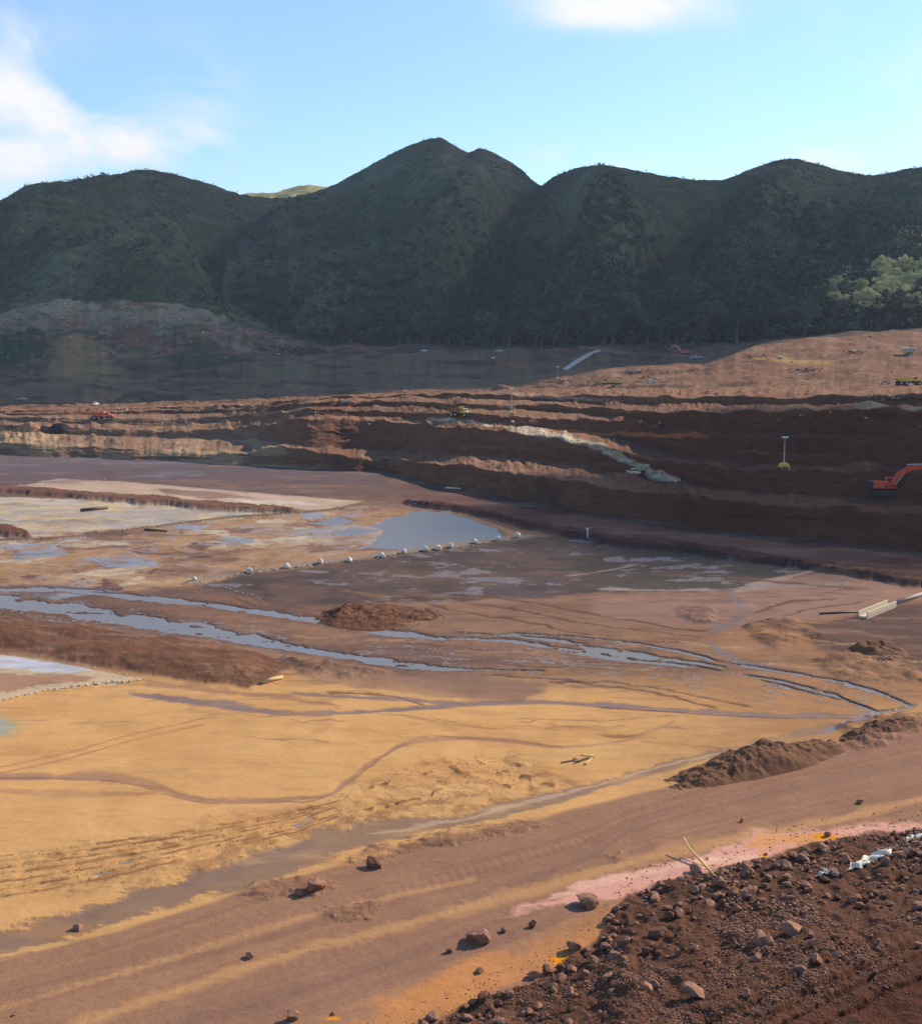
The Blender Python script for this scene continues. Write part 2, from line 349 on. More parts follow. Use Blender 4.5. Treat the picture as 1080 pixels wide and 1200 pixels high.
# wet streaks on the orange sand
G1 = alb(172, 128, 92)
sstroke([(-60, 912, 5), (0, 911, 6), (90, 910, 8), (140, 912, 10), (180, 922, 8), (220, 934, 6), (260, 939, 5), (330, 937, 5), (382, 931, 6), (408, 914, 10), (440, 890, 9), (480, 870, 6), (540, 865, 5), (600, 869, 4), (660, 875, 3), (730, 868, 3), (790, 845, 4)], G1, .6, .3, wet=.5, dz=-.04)
sstroke([(-60, 911, 2), (0, 912, 2), (90, 912, 3), (140, 916, 3), (180, 925, 3), (220, 937, 3), (260, 941, 2), (330, 939, 2), (380, 933, 2), (480, 868, 2), (540, 864, 2), (600, 868, 2), (660, 875, 2)], alb(146, 104, 84), .6, .3, wet=.5)
sstroke([(150, 812, 6), (260, 826, 10), (340, 836, 7), (420, 835, 5), (500, 829, 5), (560, 824, 5), (640, 823, 5), (700, 826, 6), (800, 832, 5), (900, 839, 5), (960, 840, 6), (1020, 838, 6)], alb(138, 112, 104), .5, .5, wet=.5, dz=-.03)
sstroke([(700, 829, 2), (800, 835, 2), (900, 841, 2), (1000, 842, 2)], alb(104, 80, 74), .5, .3)
sstroke([(340, 812, 3), (420, 818, 4), (500, 822, 5), (560, 826, 4)], alb(140, 114, 104), .5, .6, wet=.4)
sstroke([(170, 800, 8), (250, 808, 8), (330, 818, 6), (400, 828, 4)], alb(176, 132, 98), .6, 1.0)
poly([(440, 790), (520, 786), (640, 800), (620, 822), (560, 820), (500, 808)], alb(132, 102, 88), 6, 4, wet=.2, op=.8)
poly([(340, 776), (420, 780), (460, 790), (520, 800), (560, 816), (520, 818), (440, 808), (360, 796)], alb(160, 122, 98), 5, 4, op=.7)
sstroke([(-40, 925, 3), (60, 930, 7), (140, 930, 6), (200, 926, 2)], alb(190, 144, 98), .6, 1)
# wheel tracks over the sand
for off in (0, 7):
    sstroke([(-40, 906+off, 1.5), (0, 899+off, 1.6), (80, 882+off, 1.5), (150, 862+off, 1.5), (240, 842+off, 1.5)], alb(178, 130, 88), .5, .15, dz=-.03, op=.8)
churn = poly_mask([(-60, 1008), (120, 990), (250, 965), (350, 945), (420, 915), (500, 890), (600, 880), (680, 920), (600, 945), (480, 960), (350, 985), (200, 1035), (0, 1052), (-60, 1060)], 14, 4)
mixc(churn*.3, alb(196, 148, 94)); mixc(churn*sstep(.1, .35, fbm(wx0/1.5, wy0/1.5, 4, 71))*.6, alb(150, 106, 72))
ROUGH = np.maximum(ROUGH, churn*.22)
for k, off in enumerate((0, 6, 13, 20, 28, 36, 44)):
    ms = stroke_mask([(-60, 1010+off*1.2, 2.4), (0, 1003+off*1.1, 2.4), (60, 997+off, 2.6), (200, 978+off*.8, 2.4), (345, 952+off*.5, 2), (400, 938+off*.4, 1.5)], .5, .35)
    br = sstep(-.15, .25, vn(wx0/1.7, wy0/1.7, 80+k))
    mixc(ms*br*.8, alb(134, 92, 62)); DZ -= .09*ms; DZ += .07*ms*br
for px_, py_, ww in [((520, 545), (895, 908), 5), ((560, 600), (893, 905), 5), ((565, 590), (900, 908), 6), ((602, 618), (892, 899), 4), ((580, 630), (918, 930), 5), ((600, 660), (908, 922), 4), ((430, 520), (925, 902), 4), ((420, 560), (955, 915), 3)]:
    ms = stroke_mask([(px_[0], py_[0], ww), ((px_[0]+px_[1])/2, (py_[0]+py_[1])/2+2, ww), (px_[1], py_[1], ww)], .5, 1.2)
    br = sstep(-.1, .3, vn(wx0/.9, wy0/.9, 90)); mixc(ms*br*.75, alb(120, 78, 52)); DZ += .12*ms*br
# road-side channel
sstroke([(-60, 1128, 34), (0, 1108, 34), (100, 1080, 30), (200, 1045, 34), (300, 1020, 36), (370, 995, 34), (440, 976, 24), (520, 965, 16), (600, 948, 14), (700, 920, 12), (800, 893, 11), (900, 868, 10), (960, 856, 9), (1010, 846, 8)], alb(150, 118, 92), .35, .5, wet=.35, dz=-.05)
sstroke([(-60, 1124, 14), (0, 1102, 14), (100, 1072, 12), (200, 1040, 12), (300, 1010, 12), (370, 985, 10)], alb(140, 112, 92), .6, .7, wet=.45)
sstroke([(0, 1118, 3), (100, 1098, 7), (140, 1085, 8), (200, 1072, 5), (280, 1046, 6), (360, 1020, 7), (430, 1004, 5)], alb(206, 160, 104), .5, 1.0, wet=0)
sstroke([(430, 978, 2), (480, 972, 4), (530, 962, 4), (590, 948, 4), (680, 925, 3), (760, 902, 3), (850, 882, 2)], alb(200, 172, 142), .6, 1.2, wet=.4, op=.6)
# dirt road
def road_top(x): return np.interp(x, [-1100, 0, 120, 200, 280, 430, 560, 640, 760, 900, 1080, 1200, 2200], [1400, 1128, 1098, 1074, 1047, 1008, 975, 958, 926, 888, 848, 820, 590])
rt = road_top(PX) + 3*wn1 + 2*wn2
road_m = sstep(-3, 3, PY-rt)
mixc(road_m, alb(158, 118, 92), wet=.03)
bands = fbm((wy0 - .62*wx0*0 + .0)/1, wx0*0, 1, 1)*0
q = PY - road_top(PX)
tl = toeline(PX) - road_top(PX)
s = np.clip(q/np.maximum(tl, 30), 0, 1.2)          # 0 road edge .. 1 rubble toe
st_ = fbm(s*9 + .25*wn3, PX/900, 3, 101); mixc(road_m*sstep(.05, .45, st_)*.35, alb(176, 134, 96)); mixc(road_m*sstep(.1, .5, -st_)*.4, alb(142, 106, 92))
st_ = fbm(s*34, PX/400, 3, 103); mixc(road_m*sstep(.15, .5, st_)*.22, alb(178, 134, 100)); mixc(road_m*sstep(.15, .5, -st_)*.35, alb(136, 100, 86))
sstroke([(-40, 1195, 8), (0, 1182, 8), (150, 1138, 8), (300, 1092, 9), (420, 1060, 8), (560, 1030, 5)], alb(194, 148, 102), .7, .4, op=.65)
sstroke([(60, 1215, 14), (180, 1170, 12), (330, 1122, 12), (480, 1082, 14), (600, 1050, 14), (740, 1010, 14), (860, 982, 14), (980, 960, 10), (1100, 930, 8)], alb(200, 152, 102), .8, .5, op=.75)
poly([(400, 1215), (500, 1165), (610, 1130), (690, 1098), (720, 1105), (640, 1145), (560, 1180), (480, 1215)], alb(216, 140, 70), 12, 5, op=.0)
poly([(380, 1240), (440, 1180), (560, 1130), (650, 1105), (700, 1080), (760, 1080), (720, 1110), (640, 1142), (560, 1176), (480, 1215)], alb(208, 142, 84), 14, 4, op=.85)
poly([(560, 1150), (640, 1100), (700, 1060), (760, 1050), (740, 1080), (700, 1105), (640, 1140)], alb(180, 128, 86), 14, 4, op=.6)
poly([(590, 1075), (660, 1045), (760, 1018), (820, 1000), (880, 978), (960, 968), (1090, 962), (1090, 985), (1000, 992), (900, 1012), (800, 1028), (735, 1050), (660, 1062)], alb(222, 164, 142), 7, 4, wet=.2, op=.95)
sstroke([(640, 1052, 4), (720, 1030, 10), (800, 1012, 10), (860, 1006, 8), (920, 1004, 6)], alb(234, 184, 158), .6, 1, op=.7)
poly([(860, 990), (900, 978), (960, 974), (1000, 978), (980, 988), (900, 996)], alb(216, 150, 76), 6, 4, op=.7)
for cx, cy, rx_, ry_ in [(670, 1128, 26, 6), (880, 1146, 0, 0), (961, 1004, 13, 7), (962, 980, 16, 4), (895, 1003, 5, 3), (690, 1125, 16, 5), (388, 1194, 9, 3), (686, 1118, 12, 4)]:
    if rx_ == 0: continue
    poly([(cx+rx_*math.cos(t*.785), cy+ry_*math.sin(t*.785)) for t in range(8)], alb(232, 146, 18), 3, 1.2, wet=.3)
poly([(945, 996), (960, 994), (968, 998), (955, 1002)], alb(120, 130, 190), 2, 1, wet=.8)
sstroke([(900, 1002, 3), (940, 1012, 3), (990, 1022, 5), (1010, 1018, 4)], alb(170, 140, 130), .6, 1, op=.6)
tt_ = sstep(.1, .5, fbm(s*60, PX/300, 2, 181))*sstep(-.2, .3, vn(s*6, PX/200, 182))
trd_ = np.sin(wx0*9+wy0*2)*tt_*road_m; DZ += .008*trd_; C *= (1+.03*trd_)[..., None]
# rubble bank
tw = toeline(PX) + 7*wn1*1.6 + 5*wn2
bankm = sstep(-5, 5, PY-tw)
mixc(bankm, alb(114, 80, 62), wet=0, rough=.8)
mixc(bankm*sstep(0, .4, wn1)*.5, alb(112, 72, 52)); mixc(bankm*sstep(.1, .5, wn2)*.4, alb(140, 104, 84))
trk = sstep(0, 60, PY-np.interp(PX, [780, 900, 1080, 1200], [1260, 1175, 1085, 1030])); mixc(trk*bankm*.8, alb(96, 60, 46))
ROUGH = np.where(trk*bankm > .3, .45, ROUGH)
for off in (0, 22, 40, 66):
    ms = stroke_mask([(760, 1232+off, 6), (900, 1170+off, 6), (1000, 1118+off, 6), (1090, 1075+off, 6)], .6, .4); DZ -= .3*ms
# dug patches of rough soil
for pts in [[(275, 1050), (300, 1035), (345, 1030), (380, 1035), (350, 1050), (300, 1055)], [(430, 1000), (520, 975), (560, 965), (620, 962), (640, 970), (560, 985), (470, 1003)], [(395, 1010), (440, 995), (520, 985), (500, 1000), (430, 1015)], [(375, 1065), (450, 1058), (440, 1072), (390, 1078)], [(700, 1000), (720, 1000), (715, 1006)]]:
    mk = poly_mask(pts, 8, 4); mixc(mk*.7, alb(148, 108, 82), wet=0); ROUGH = np.maximum(ROUGH, mk*.38); DZ += mk*.1
# right hand churned ground
for pts in [[(960, 775), (1020, 755), (1060, 770), (1080, 800), (1020, 800), (980, 790)], [(1000, 850), (1060, 838), (1100, 838), (1100, 852), (1000, 878)], [(870, 735), (920, 725), (960, 745), (900, 760)], [(800, 715), (835, 712), (830, 728), (808, 728)], [(340, 772), (380, 775), (400, 782), (360, 788)], [(380, 774), (440, 786), (400, 792)]]:
    mk = poly_mask(pts, 8, 5); mixc(mk*.6*(sstep(-.2, .3, wn2)), alb(104, 74, 60)); ROUGH = np.maximum(ROUGH, mk*.5); DZ += mk*.3
# streams (real channels cut into the mud, the water sheet shows in them)
def stream(pts, warp=.6, depth=.3, bedop=1):
    pts = smooth_pts([(a, b, w*.8) for a, b, w in pts])
    wide = [(a, b, w*1.9+1) for a, b, w in pts]
    ms = stroke_mask(wide, .5, warp); mixc(ms*.85, alb(98, 75, 64), wet=.5)
    ms = stroke_mask(pts, .3, warp)
    isl = sstep(.2, .5, fbm(PX/26, (PY-.06*PX)/2.6, 5, 55, .6))
    DZ[:] = np.where(ms > .02, np.minimum(DZ, .05) - depth*ms*(1-isl), DZ); ROUGH[:] *= (1-ms); W[:] = np.maximum(W, ms*.6)
stream([(-200, 690, 14), (0, 706, 17), (100, 718, 18), (200, 733, 16), (260, 743, 14), (330, 756, 11), (400, 768, 10), (470, 778, 9), (515, 783, 6), (560, 784, 2), (640, 786, 1.5)])
stream([(-60, 690, 5), (80, 692, 5), (160, 700, 8), (240, 708, 6), (340, 722, 8), (420, 735, 9), (500, 746, 6), (560, 747, 4)])
stream([(530, 741, 2), (600, 744, 3), (660, 752, 6), (720, 765, 9), (780, 772, 4), (850, 782, 3)])
stream([(560, 748, 3), (620, 754, 6), (680, 764, 7), (740, 774, 4), (800, 779, 3), (845, 786, 2)])
stream([(600, 742, 1.5), (700, 748, 3), (780, 760, 3), (850, 776, 3), (920, 787, 3.5), (980, 798, 4), (1030, 812, 4), (1068, 827, 5)], .4)
stream([(870, 790, 2), (930, 802, 3), (980, 816, 3.5), (1012, 829, 4), (1030, 835, 3)], .4)
stream([(890, 797, 1.5), (950, 812, 2), (1000, 824, 2.5), (1020, 831, 2)], .4)
stream([(1022, 835, 3), (1050, 831, 3), (1072, 826, 3)], .3)
sstroke([(960, 862, 4), (990, 848, 7), (1020, 840, 6), (1040, 834, 4)], alb(128, 112, 118), .5, .6, wet=.8)
sstroke([(828, 742, 8), (840, 735, 10), (862, 728, 10), (880, 715, 5)], alb(122, 98, 90), .5, 1.5, wet=.5)
sstroke([(828, 745, 8), (840, 762, 9), (870, 775, 8), (900, 785, 4)], alb(118, 102, 102), .5, 1.0, wet=.6)
sstroke([(850, 692, 6), (864, 706, 10), (880, 716, 4)], alb(126, 108, 108), .5, 1.5, wet=.5)
flow = PY - np.interp(PX, [0, 200, 400, 600, 800, 1080], [712, 735, 762, 768, 782, 828])
band = np.exp(-(flow/26.)**2)*(1-road_m)*sstep(1090, 1000, PX)
for sd_, sc_, th in ((161, 3.2, .80), (163, 5.0, .84), (165, 2.2, .80)):
    th_ = ridged(PX/95 + sd_, flow/sc_, 3, sd_); mixc(band*sstep(th-.25, th-.1, th_)*.65, alb(108, 82, 70), wet=.5); mixc(band*sstep(th-.08, th, th_)*.7, alb(150, 140, 138), wet=.9)
band2 = np.exp(-((PY-835+.0*PX)/45.)**2)*(1-road_m)
th_ = ridged(PX/150 + 3, (PY+.03*PX)/11, 3, 171); mixc(band2*sstep(.6, .8, th_)*.35, alb(150, 112, 86), wet=.3)
th_ = ridged(PX/120 + 3, (PY-.05*PX)/8, 4, 173); mixc(np.exp(-((PY-720)/50.)**2)*sstep(.55, .8, th_)*.45, alb(104, 78, 68), wet=.3)
# blue pool
pm = poly_mask([(425, 642), (455, 622), (432, 616), (465, 606), (500, 598), (545, 606), (575, 618), (590, 628), (530, 635), (480, 643)], 3, 1.5)
DZ[:] = np.where(pm > .02, -.3*pm + DZ*(1-pm), DZ); ROUGH *= (1-pm); mixc(pm, alb(130, 125, 125), wet=.8)
for q in [((388, 623), (415, 618), (440, 621), (400, 628)), ((360, 612), (400, 606), (420, 612), (385, 616))]:
    pm = poly_mask(list(q), 2, 1.5); DZ -= .3*pm

sa = sstep(800, 850, PY)*(1-road_m)
mixc(sa*sstep(.0, .5, fbm(PX/160, PY/26, 4, 131, .6))*.40, alb(190, 136, 84)); mixc(sa*sstep(.05, .5, fbm(PX/120, PY/16, 5, 133, .6))*.30, alb(222, 176, 116))
# fine sediment streaks
notroad = (1-road_m)
tail = poly_mask([(228, 685), (300, 673), (500, 647), (625, 630), (700, 628), (850, 645), (965, 664), (900, 692), (700, 694), (560, 702), (440, 706), (330, 712), (280, 697)], 3, 2)
se = fbm(PX/70+3, PY/5.0, 7, 121, .68); se2 = fbm(wx0/3, wy0/5, 5, 122, .6)
lowf = .35+.65*(1-sstep(790, 830, PY))
mixc(notroad*sstep(.08, .45, se)*.38*lowf*(1-.75*tail), alb(160, 126, 100)); mixc(notroad*sstep(.08, .45, -se)*.42*lowf, alb(92, 74, 70))
C *= (1+.16*se2*(.4+.6*lowf))[..., None]
C *= (1+.045*fbm(wx0/.8, wy0/.8, 3, 123)*(1-notroad))[..., None]
# rough ground relief
rel = (fbm(wx0/1.1, wy0/1.1, 4, 21)*.35 + fbm(wx0/4, wy0/4, 4, 22)*.6)
relz = ROUGH*rel*1.1 + np.abs(ROUGH)*.2
calm = np.where(DZ < -.02, 0, 1)
Z = relz + calm*(.02+.02*wn2) 
zb = 3.4*sstep(0, 170, PY-toeline(PX)) + 5*sstep(170, 700, PY-toeline(PX))
zb = zb*sstep(250, 520, PX)
zb = np.where(PY > 1235, zb, zb)
# hold rays: position on the raised plane
bx, by = on_z(PX, PY, zb)
flatV = np.stack([bx, by, zb + Z + DZ], -1)

# ------------------------------------------------------------------ benches and far ground
def Lz(pts):  # (x,y,z)
    xs = [p[0] for p in pts]; y = np.interp(Xc, xs, [p[1] for p in pts]); z = np.interp(Xc, xs, [p[2] for p in pts])
    X, Y = on_z(Xc, y, z); return y, Y
def Ly(pts):  # (x,y,Y)
    xs = [p[0] for p in pts]; return np.interp(Xc, xs, [p[1] for p in pts]), np.interp(Xc, xs, [p[2] for p in pts])
_, YA = on_z(Xc, yA, np.zeros(NC))
lines = [(yA, YA)]
kinds = []   # (kind, rows)
py_s = [np.interp(Xc, Xc[::12], yA[::12])]
def addl(l, kind, n, jit=0.8, seed=0, minstep=.4):
    y, Y = l
    yj = jit*fbm(Xc/11, Xc*0, 4, seed+200)*2
    if not (kind in ('wall', 'bench') and seed < 10): y = y + yj; yj = 0
    py, pY = lines[-1]
    y = np.minimum(y, py-.4)
    if kind in ('wall', 'bench') and seed < 10:
        rz = ray(Xc, y); sl_ = rz[2]/rz[1]; prz = ray(Xc, py_s[0]); pz = H + prz[2]/prz[1]*pY
        if kind == 'wall':      # cut face of about sixty degrees
            w_ = sstep(380, 250, Xc); st_p = np.maximum((.85+.75*fbm(Xc/70, Xc*0, 4, 350+seed))*(1-w_) + w_*(2.2+1.2*fbm(Xc/40, Xc*0, 3, 360+seed)), .45); Y = pY.copy()
            for _ in range(12): Y = pY + np.maximum(st_p*(H + sl_*Y - pz), .4)
        else: Y = (pz + .3 - H)/sl_
        kk_ = np.exp(-(np.arange(-30, 31)/14.)**2); kk_ /= kk_.sum(); Y = np.convolve(np.pad(Y, 30, mode='edge'), kk_, 'valid')
    Y = np.maximum(Y, pY+minstep); py_s[0] = y; y = np.minimum(y + yj, py-.4)
    lines.append((y, Y)); kinds.append((kind, n))
addl(Lz([(-1100, 500, 6), (-200, 516, 3.2), (0, 520, 3.0), (100, 524, 2.6), (200, 530, 2.2), (240, 533, 1.8), (290, 532, 2.0), (330, 524, 3.6), (400, 536, 3), (480, 541, 3), (560, 548, 5), (640, 562, 5.5), (720, 574, 5.5), (800, 582, 5), (900, 592, 5), (1080, 604, 6), (1280, 620, 7), (2200, 640, 8)]), 'wall', 26, 1.2, 1)
addl(Lz([(-1100, 496, 6.2), (-200, 502, 5.3), (0, 505, 5), (200, 514, 4.2), (300, 515, 4.8), (360, 524, 3.6), (450, 528, 3.6), (560, 535, 5.6), (640, 540, 6.4), (720, 552, 6.4), (800, 566, 6), (900, 577, 6), (1080, 590, 7), (1280, 604, 8), (2200, 620, 10)]), 'bench', 14, .8, 2)
addl(Lz([(-1100, 490, 8), (-200, 494, 7), (0, 498, 6.2), (200, 506, 5.8), (290, 502, 8), (360, 491, 10.5), (420, 493, 10.5), (480, 497, 10), (520, 500, 10), (560, 504, 10.5), (620, 511, 10.5), (700, 524, 10), (760, 538, 9.5), (850, 549, 10), (920, 552, 10.5), (1080, 556, 12), (1280, 560, 13), (2200, 570, 16)]), 'wall', 34, 1.2, 3)
addl(Lz([(-1100, 488, 8), (-200, 491, 7), (0, 494, 6.5), (200, 499, 6.5), (300, 494, 9), (360, 486, 11), (480, 491, 10.5), (560, 498, 11), (640, 503, 11), (720, 513, 10.5), (800, 534, 10), (900, 544, 11), (1080, 547, 12.5), (1280, 550, 13.5), (2200, 555, 17)]), 'bench', 10, .6, 4)
addl(Lz([(-1100, 484, 9), (-200, 487, 8), (0, 489, 7.5), (200, 492, 7.6), (300, 487, 10.5), (360, 481, 12), (480, 484, 12.5), (560, 487, 13.5), (640, 491, 13.8), (720, 494, 14.5), (780, 504, 14.5), (840, 512, 15), (950, 514, 15.5), (1080, 514, 16.5), (1280, 514, 18), (2200, 518, 22)]), 'wall', 26, 1, 5)
addl(Lz([(-1100, 483, 9), (-200, 485, 8), (0, 487, 7.5), (300, 484, 10.6), (360, 477, 12.2), (480, 477, 12.8), (560, 480, 13.8), (640, 483, 14.2), (720, 488, 15), (780, 500, 15), (840, 508, 15.4), (950, 511, 15.8), (1080, 511, 17), (1280, 511, 18.5), (2200, 514, 23)]), 'bench', 8, .5, 6)
addl(Lz([(-1100, 481, 9.5), (-200, 483, 8.5), (0, 485, 8), (300, 480, 11.5), (360, 472, 13.5), (480, 471, 15), (560, 474, 16), (640, 476, 16.8), (720, 480, 18.5), (780, 484, 19.5), (840, 484, 20), (950, 482, 20.5), (1080, 481, 21), (1280, 480, 22), (2200, 480, 28)]), 'wall', 26, .8, 7)
addl(Lz([(-1100, 480, 9.5), (0, 483.5, 8), (300, 477, 11.6), (360, 469, 13.8), (480, 466, 15.2), (560, 468, 16.2), (640, 470, 17.2), (720, 473, 19), (840, 474, 21), (950, 474, 21.5), (1080, 474, 22), (1280, 472, 23), (2200, 470, 30)]), 'bench', 12, .5, 8)
addl(Lz([(-1100, 479, 10), (0, 482, 8.3), (300, 475, 12.2), (360, 468, 14), (480, 463, 16.5), (560, 463, 18), (640, 464, 19), (720, 466, 21), (840, 467, 23), (950, 465, 24), (1080, 463, 25), (1280, 460, 26), (2200, 460, 34)]), 'wall', 14, .6, 9)
addl(Ly([(-1100, 478, 560), (0, 480, 560), (300, 473, 575), (480, 461, 600), (560, 459, 600), (640, 455, 560), (720, 455, 530), (840, 455, 480), (950, 452, 460), (1080, 449, 450), (1280, 445, 450), (2200, 440, 450)]), 'bench', 16, .5, 10)
addl(Ly([(-1100, 476, 570), (0, 479, 570), (300, 471, 590), (480, 460, 610), (560, 457.5, 615), (640, 452, 590), (720, 446, 560), (840, 442, 520), (950, 432, 520), (1080, 425, 520), (1280, 415, 520), (2200, 410, 520)]), 'slope', 22, .5, 11)
addl(Ly([(-1100, 474, 600), (0, 478, 600), (150, 476, 610), (300, 470, 620), (360, 466.5, 630), (480, 459.5, 640), (560, 456, 640), (610, 452, 640), (650, 444, 630), (700, 435, 620), (760, 429, 615), (830, 426, 610), (860, 415, 620), (890, 404, 640), (960, 396.5, 650), (1080, 389, 660), (1280, 380, 680), (2200, 360, 700)]), 'slope', 34, .5, 12)
# shaded far ground
addl(Ly([(-1100, 462, 680), (0, 462, 690), (200, 462, 690), (300, 460, 690), (480, 450, 700), (560, 446, 700), (650, 436, 690), (700, 429, 670), (760, 424, 660), (830, 420, 660), (860, 412, 670), (890, 402.5, 680), (960, 396, 690), (1080, 388.4, 700), (1280, 379, 720), (2200, 359, 740)]), 'far', 16, 1.2, 13)
addl(Ly([(-1100, 430, 760), (0, 432, 780), (100, 436, 780), (200, 440, 770), (300, 428, 780), (360, 420, 790), (480, 424, 780), (560, 428, 760), (650, 420, 740), (760, 415, 720), (830, 412, 720), (860, 408, 720), (890, 402, 720), (960, 395.6, 730), (1080, 388, 740), (1280, 378.5, 760), (2200, 358, 780)]), 'far', 40, 1.5, 14)
addl(Ly([(-1100, 380, 900), (-200, 385, 900), (0, 390, 900), (60, 394, 900), (200, 398, 900), (300, 402, 900), (360, 408, 870), (480, 411, 850), (560, 413, 830), (650, 411, 800), (760, 409, 780), (860, 406, 760), (890, 401.5, 760), (960, 395, 770), (1080, 387.6, 780), (1280, 378, 800), (2200, 357, 820)]), 'far', 50, 1.5, 15)
addl(Ly([(-1100, 352, 1000), (-200, 362, 1000), (0, 362, 1000), (60, 352, 1000), (150, 349, 1000), (210, 353, 1000), (260, 366, 990), (300, 381, 980), (350, 395, 960), (400, 403, 930), (480, 406, 900), (560, 407, 870), (650, 407, 830), (760, 405, 810), (860, 403, 790), (890, 401, 790), (960, 394.5, 800), (1080, 387, 810), (1280, 377.5, 830), (2200, 356, 850)]), 'far', 50, 1.2, 16)
nfar_end = len(lines)
benchV = []; benchPX = []; benchPY = []; seg = []; frac = []
for k in range(1, len(lines)):
    (y0, Y0), (y1, Y1) = lines[k-1], lines[k]
    kind, n = kinds[k-1]
    for i in range(1, n+1):
        t = i/n
        tt = t
        if kind == 'bench': tt = t
        y = y0*(1-tt)+y1*tt
        if kind == 'wall': tt = t + .085*fbm(t*7+0*Xc, Xc/45, 3, 340+k)*min(1, 8*t*(1-t))
        Yd = Y0*(1-tt)+Y1*tt
        benchPX.append(Xc); benchPY.append(y); benchV.append(Yd); seg.append(np.full(NC, k-1)); frac.append(np.full(NC, t))
BX = np.array(benchPX); BY = np.array(benchPY); BYd = np.array(benchV); SEG = np.array(seg); FR = np.array(frac)
x_, y_, z_ = on_depth(BX, BY, BYd)
kk = np.array([k[0] for k in kinds])[SEG]
wall = (kk == 'wall'); bench = (kk == 'bench'); slope = (kk == 'slope'); far = (kk == 'far')
env = np.sin(np.pi*FR)
onA = sstep(0, 26, np.arange(BX.shape[0])[:, None]+0*BX)
# ribs on cut faces; broken surface on benches
ribamp = np.where(SEG == 0, .25, 1.0)*(.3+.7*sstep(300, 400, BX))
rib = .30*ribamp*(ridged(x_/9, z_/2.2 + x_/25, 4, 301)*.8+.2*ridged(x_/4, z_/3, 3, 310))
dy = wall*env*(rib*2.2 + .45*fbm(x_/2.2, z_/.8, 3, 302) + .9*fbm(x_/16, z_/1.6, 3, 351))
dz = bench*(.25+.55*np.maximum(fbm(x_/14, y_/14, 3, 303), -.2))*fbm(x_/3, y_/6, 4, 304)*1.2*np.sqrt(env+.02)
dz += slope*(fbm(x_/22, y_/30, 5, 305)*1.6 + fbm(x_/8, y_/16, 3, 306)*.7)*sstep(0, .2, FR+ (SEG != np.where(np.array([k[0] for k in kinds]) == 'slope')[0][0]))
dz += slope*np.maximum(fbm(x_/22, y_/8, 4, 341)-.12, 0)*3*sstep(0, .3, FR + (SEG > 11))*(1-(SEG == 11)*sstep(.5, 1, FR))
dz += far*(fbm(x_/60, y_/60, 5, 307)*5.0 + fbm(x_/26, y_/60, 3, 308)*2.0)*np.minimum(1, env+ (SEG > np.where(np.array([k[0] for k in kinds]) == 'far')[0][0])*1)
crest = np.where(wall, sstep(.78, 1, FR), 0) + np.where(bench, 1-sstep(0, .35, FR), 0)
dz += crest*(BX > 250)*np.maximum(fbm(x_/5, y_/30, 4, 316)+.15, 0)*.95
dz += (wall | bench)*(BX > 330)*fbm(BX/26, BY/5, 4, 352)*.55
dz += bench*env*np.maximum(fbm(x_/9, y_/5, 4, 330)-.08, 0)*2.6
dz += ((SEG == 1) | (SEG == 2) | (SEG == 3))*(BX < 380)*env*fbm(x_/7, y_/9, 4, 331)*1.5
dz += wall*fbm(x_/2.5, y_/2.5, 3, 309)*.35*env
benV = np.stack([x_, y_+dy, z_+dz*onA], -1)
# colours
BC = np.zeros(BX.shape+(3,)); BW = np.zeros(BX.shape)
n1_ = fbm(BX/45, BY/9, 5, 311, .6); n2_ = fbm(BX/12, BY/3, 5, 312, .6); n3_ = fbm(BX/110, BY/14, 5, 313, .6)
BC[:] = alb(152, 110, 86)
def bmix(m, c): BC[:] = BC*(1-m[..., None]) + np.asarray(c)*m[..., None]
bmix(sstep(0, .5, n1_)*.6, alb(146, 98, 76)); bmix(sstep(.1, .5, n2_)*.4, alb(170, 124, 96)); bmix(wall*(.55+.3*sstep(-.2, .3, n2_)), alb(112, 72, 56))  # cut faces mixed darker so their shade is partly in the colour
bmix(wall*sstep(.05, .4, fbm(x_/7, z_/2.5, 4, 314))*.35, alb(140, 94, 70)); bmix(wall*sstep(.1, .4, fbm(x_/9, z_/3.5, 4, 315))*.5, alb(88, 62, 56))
bmix(sstep(.05, .4, fbm(x_/30, z_*1.4, 4, 317))*.35*(~far), alb(116, 74, 58))
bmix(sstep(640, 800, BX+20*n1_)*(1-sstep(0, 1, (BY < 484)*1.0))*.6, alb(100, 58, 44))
bmix((SEG < 6)*(1-sstep(280, 400, BX))*.55*(1-.5*sstep(0, .4, n2_)), alb(160, 124, 100)); bmix((SEG < 2)*(1-sstep(300, 420, BX))*sstep(.0, .3, n1_)*.6, alb(196, 160, 122))
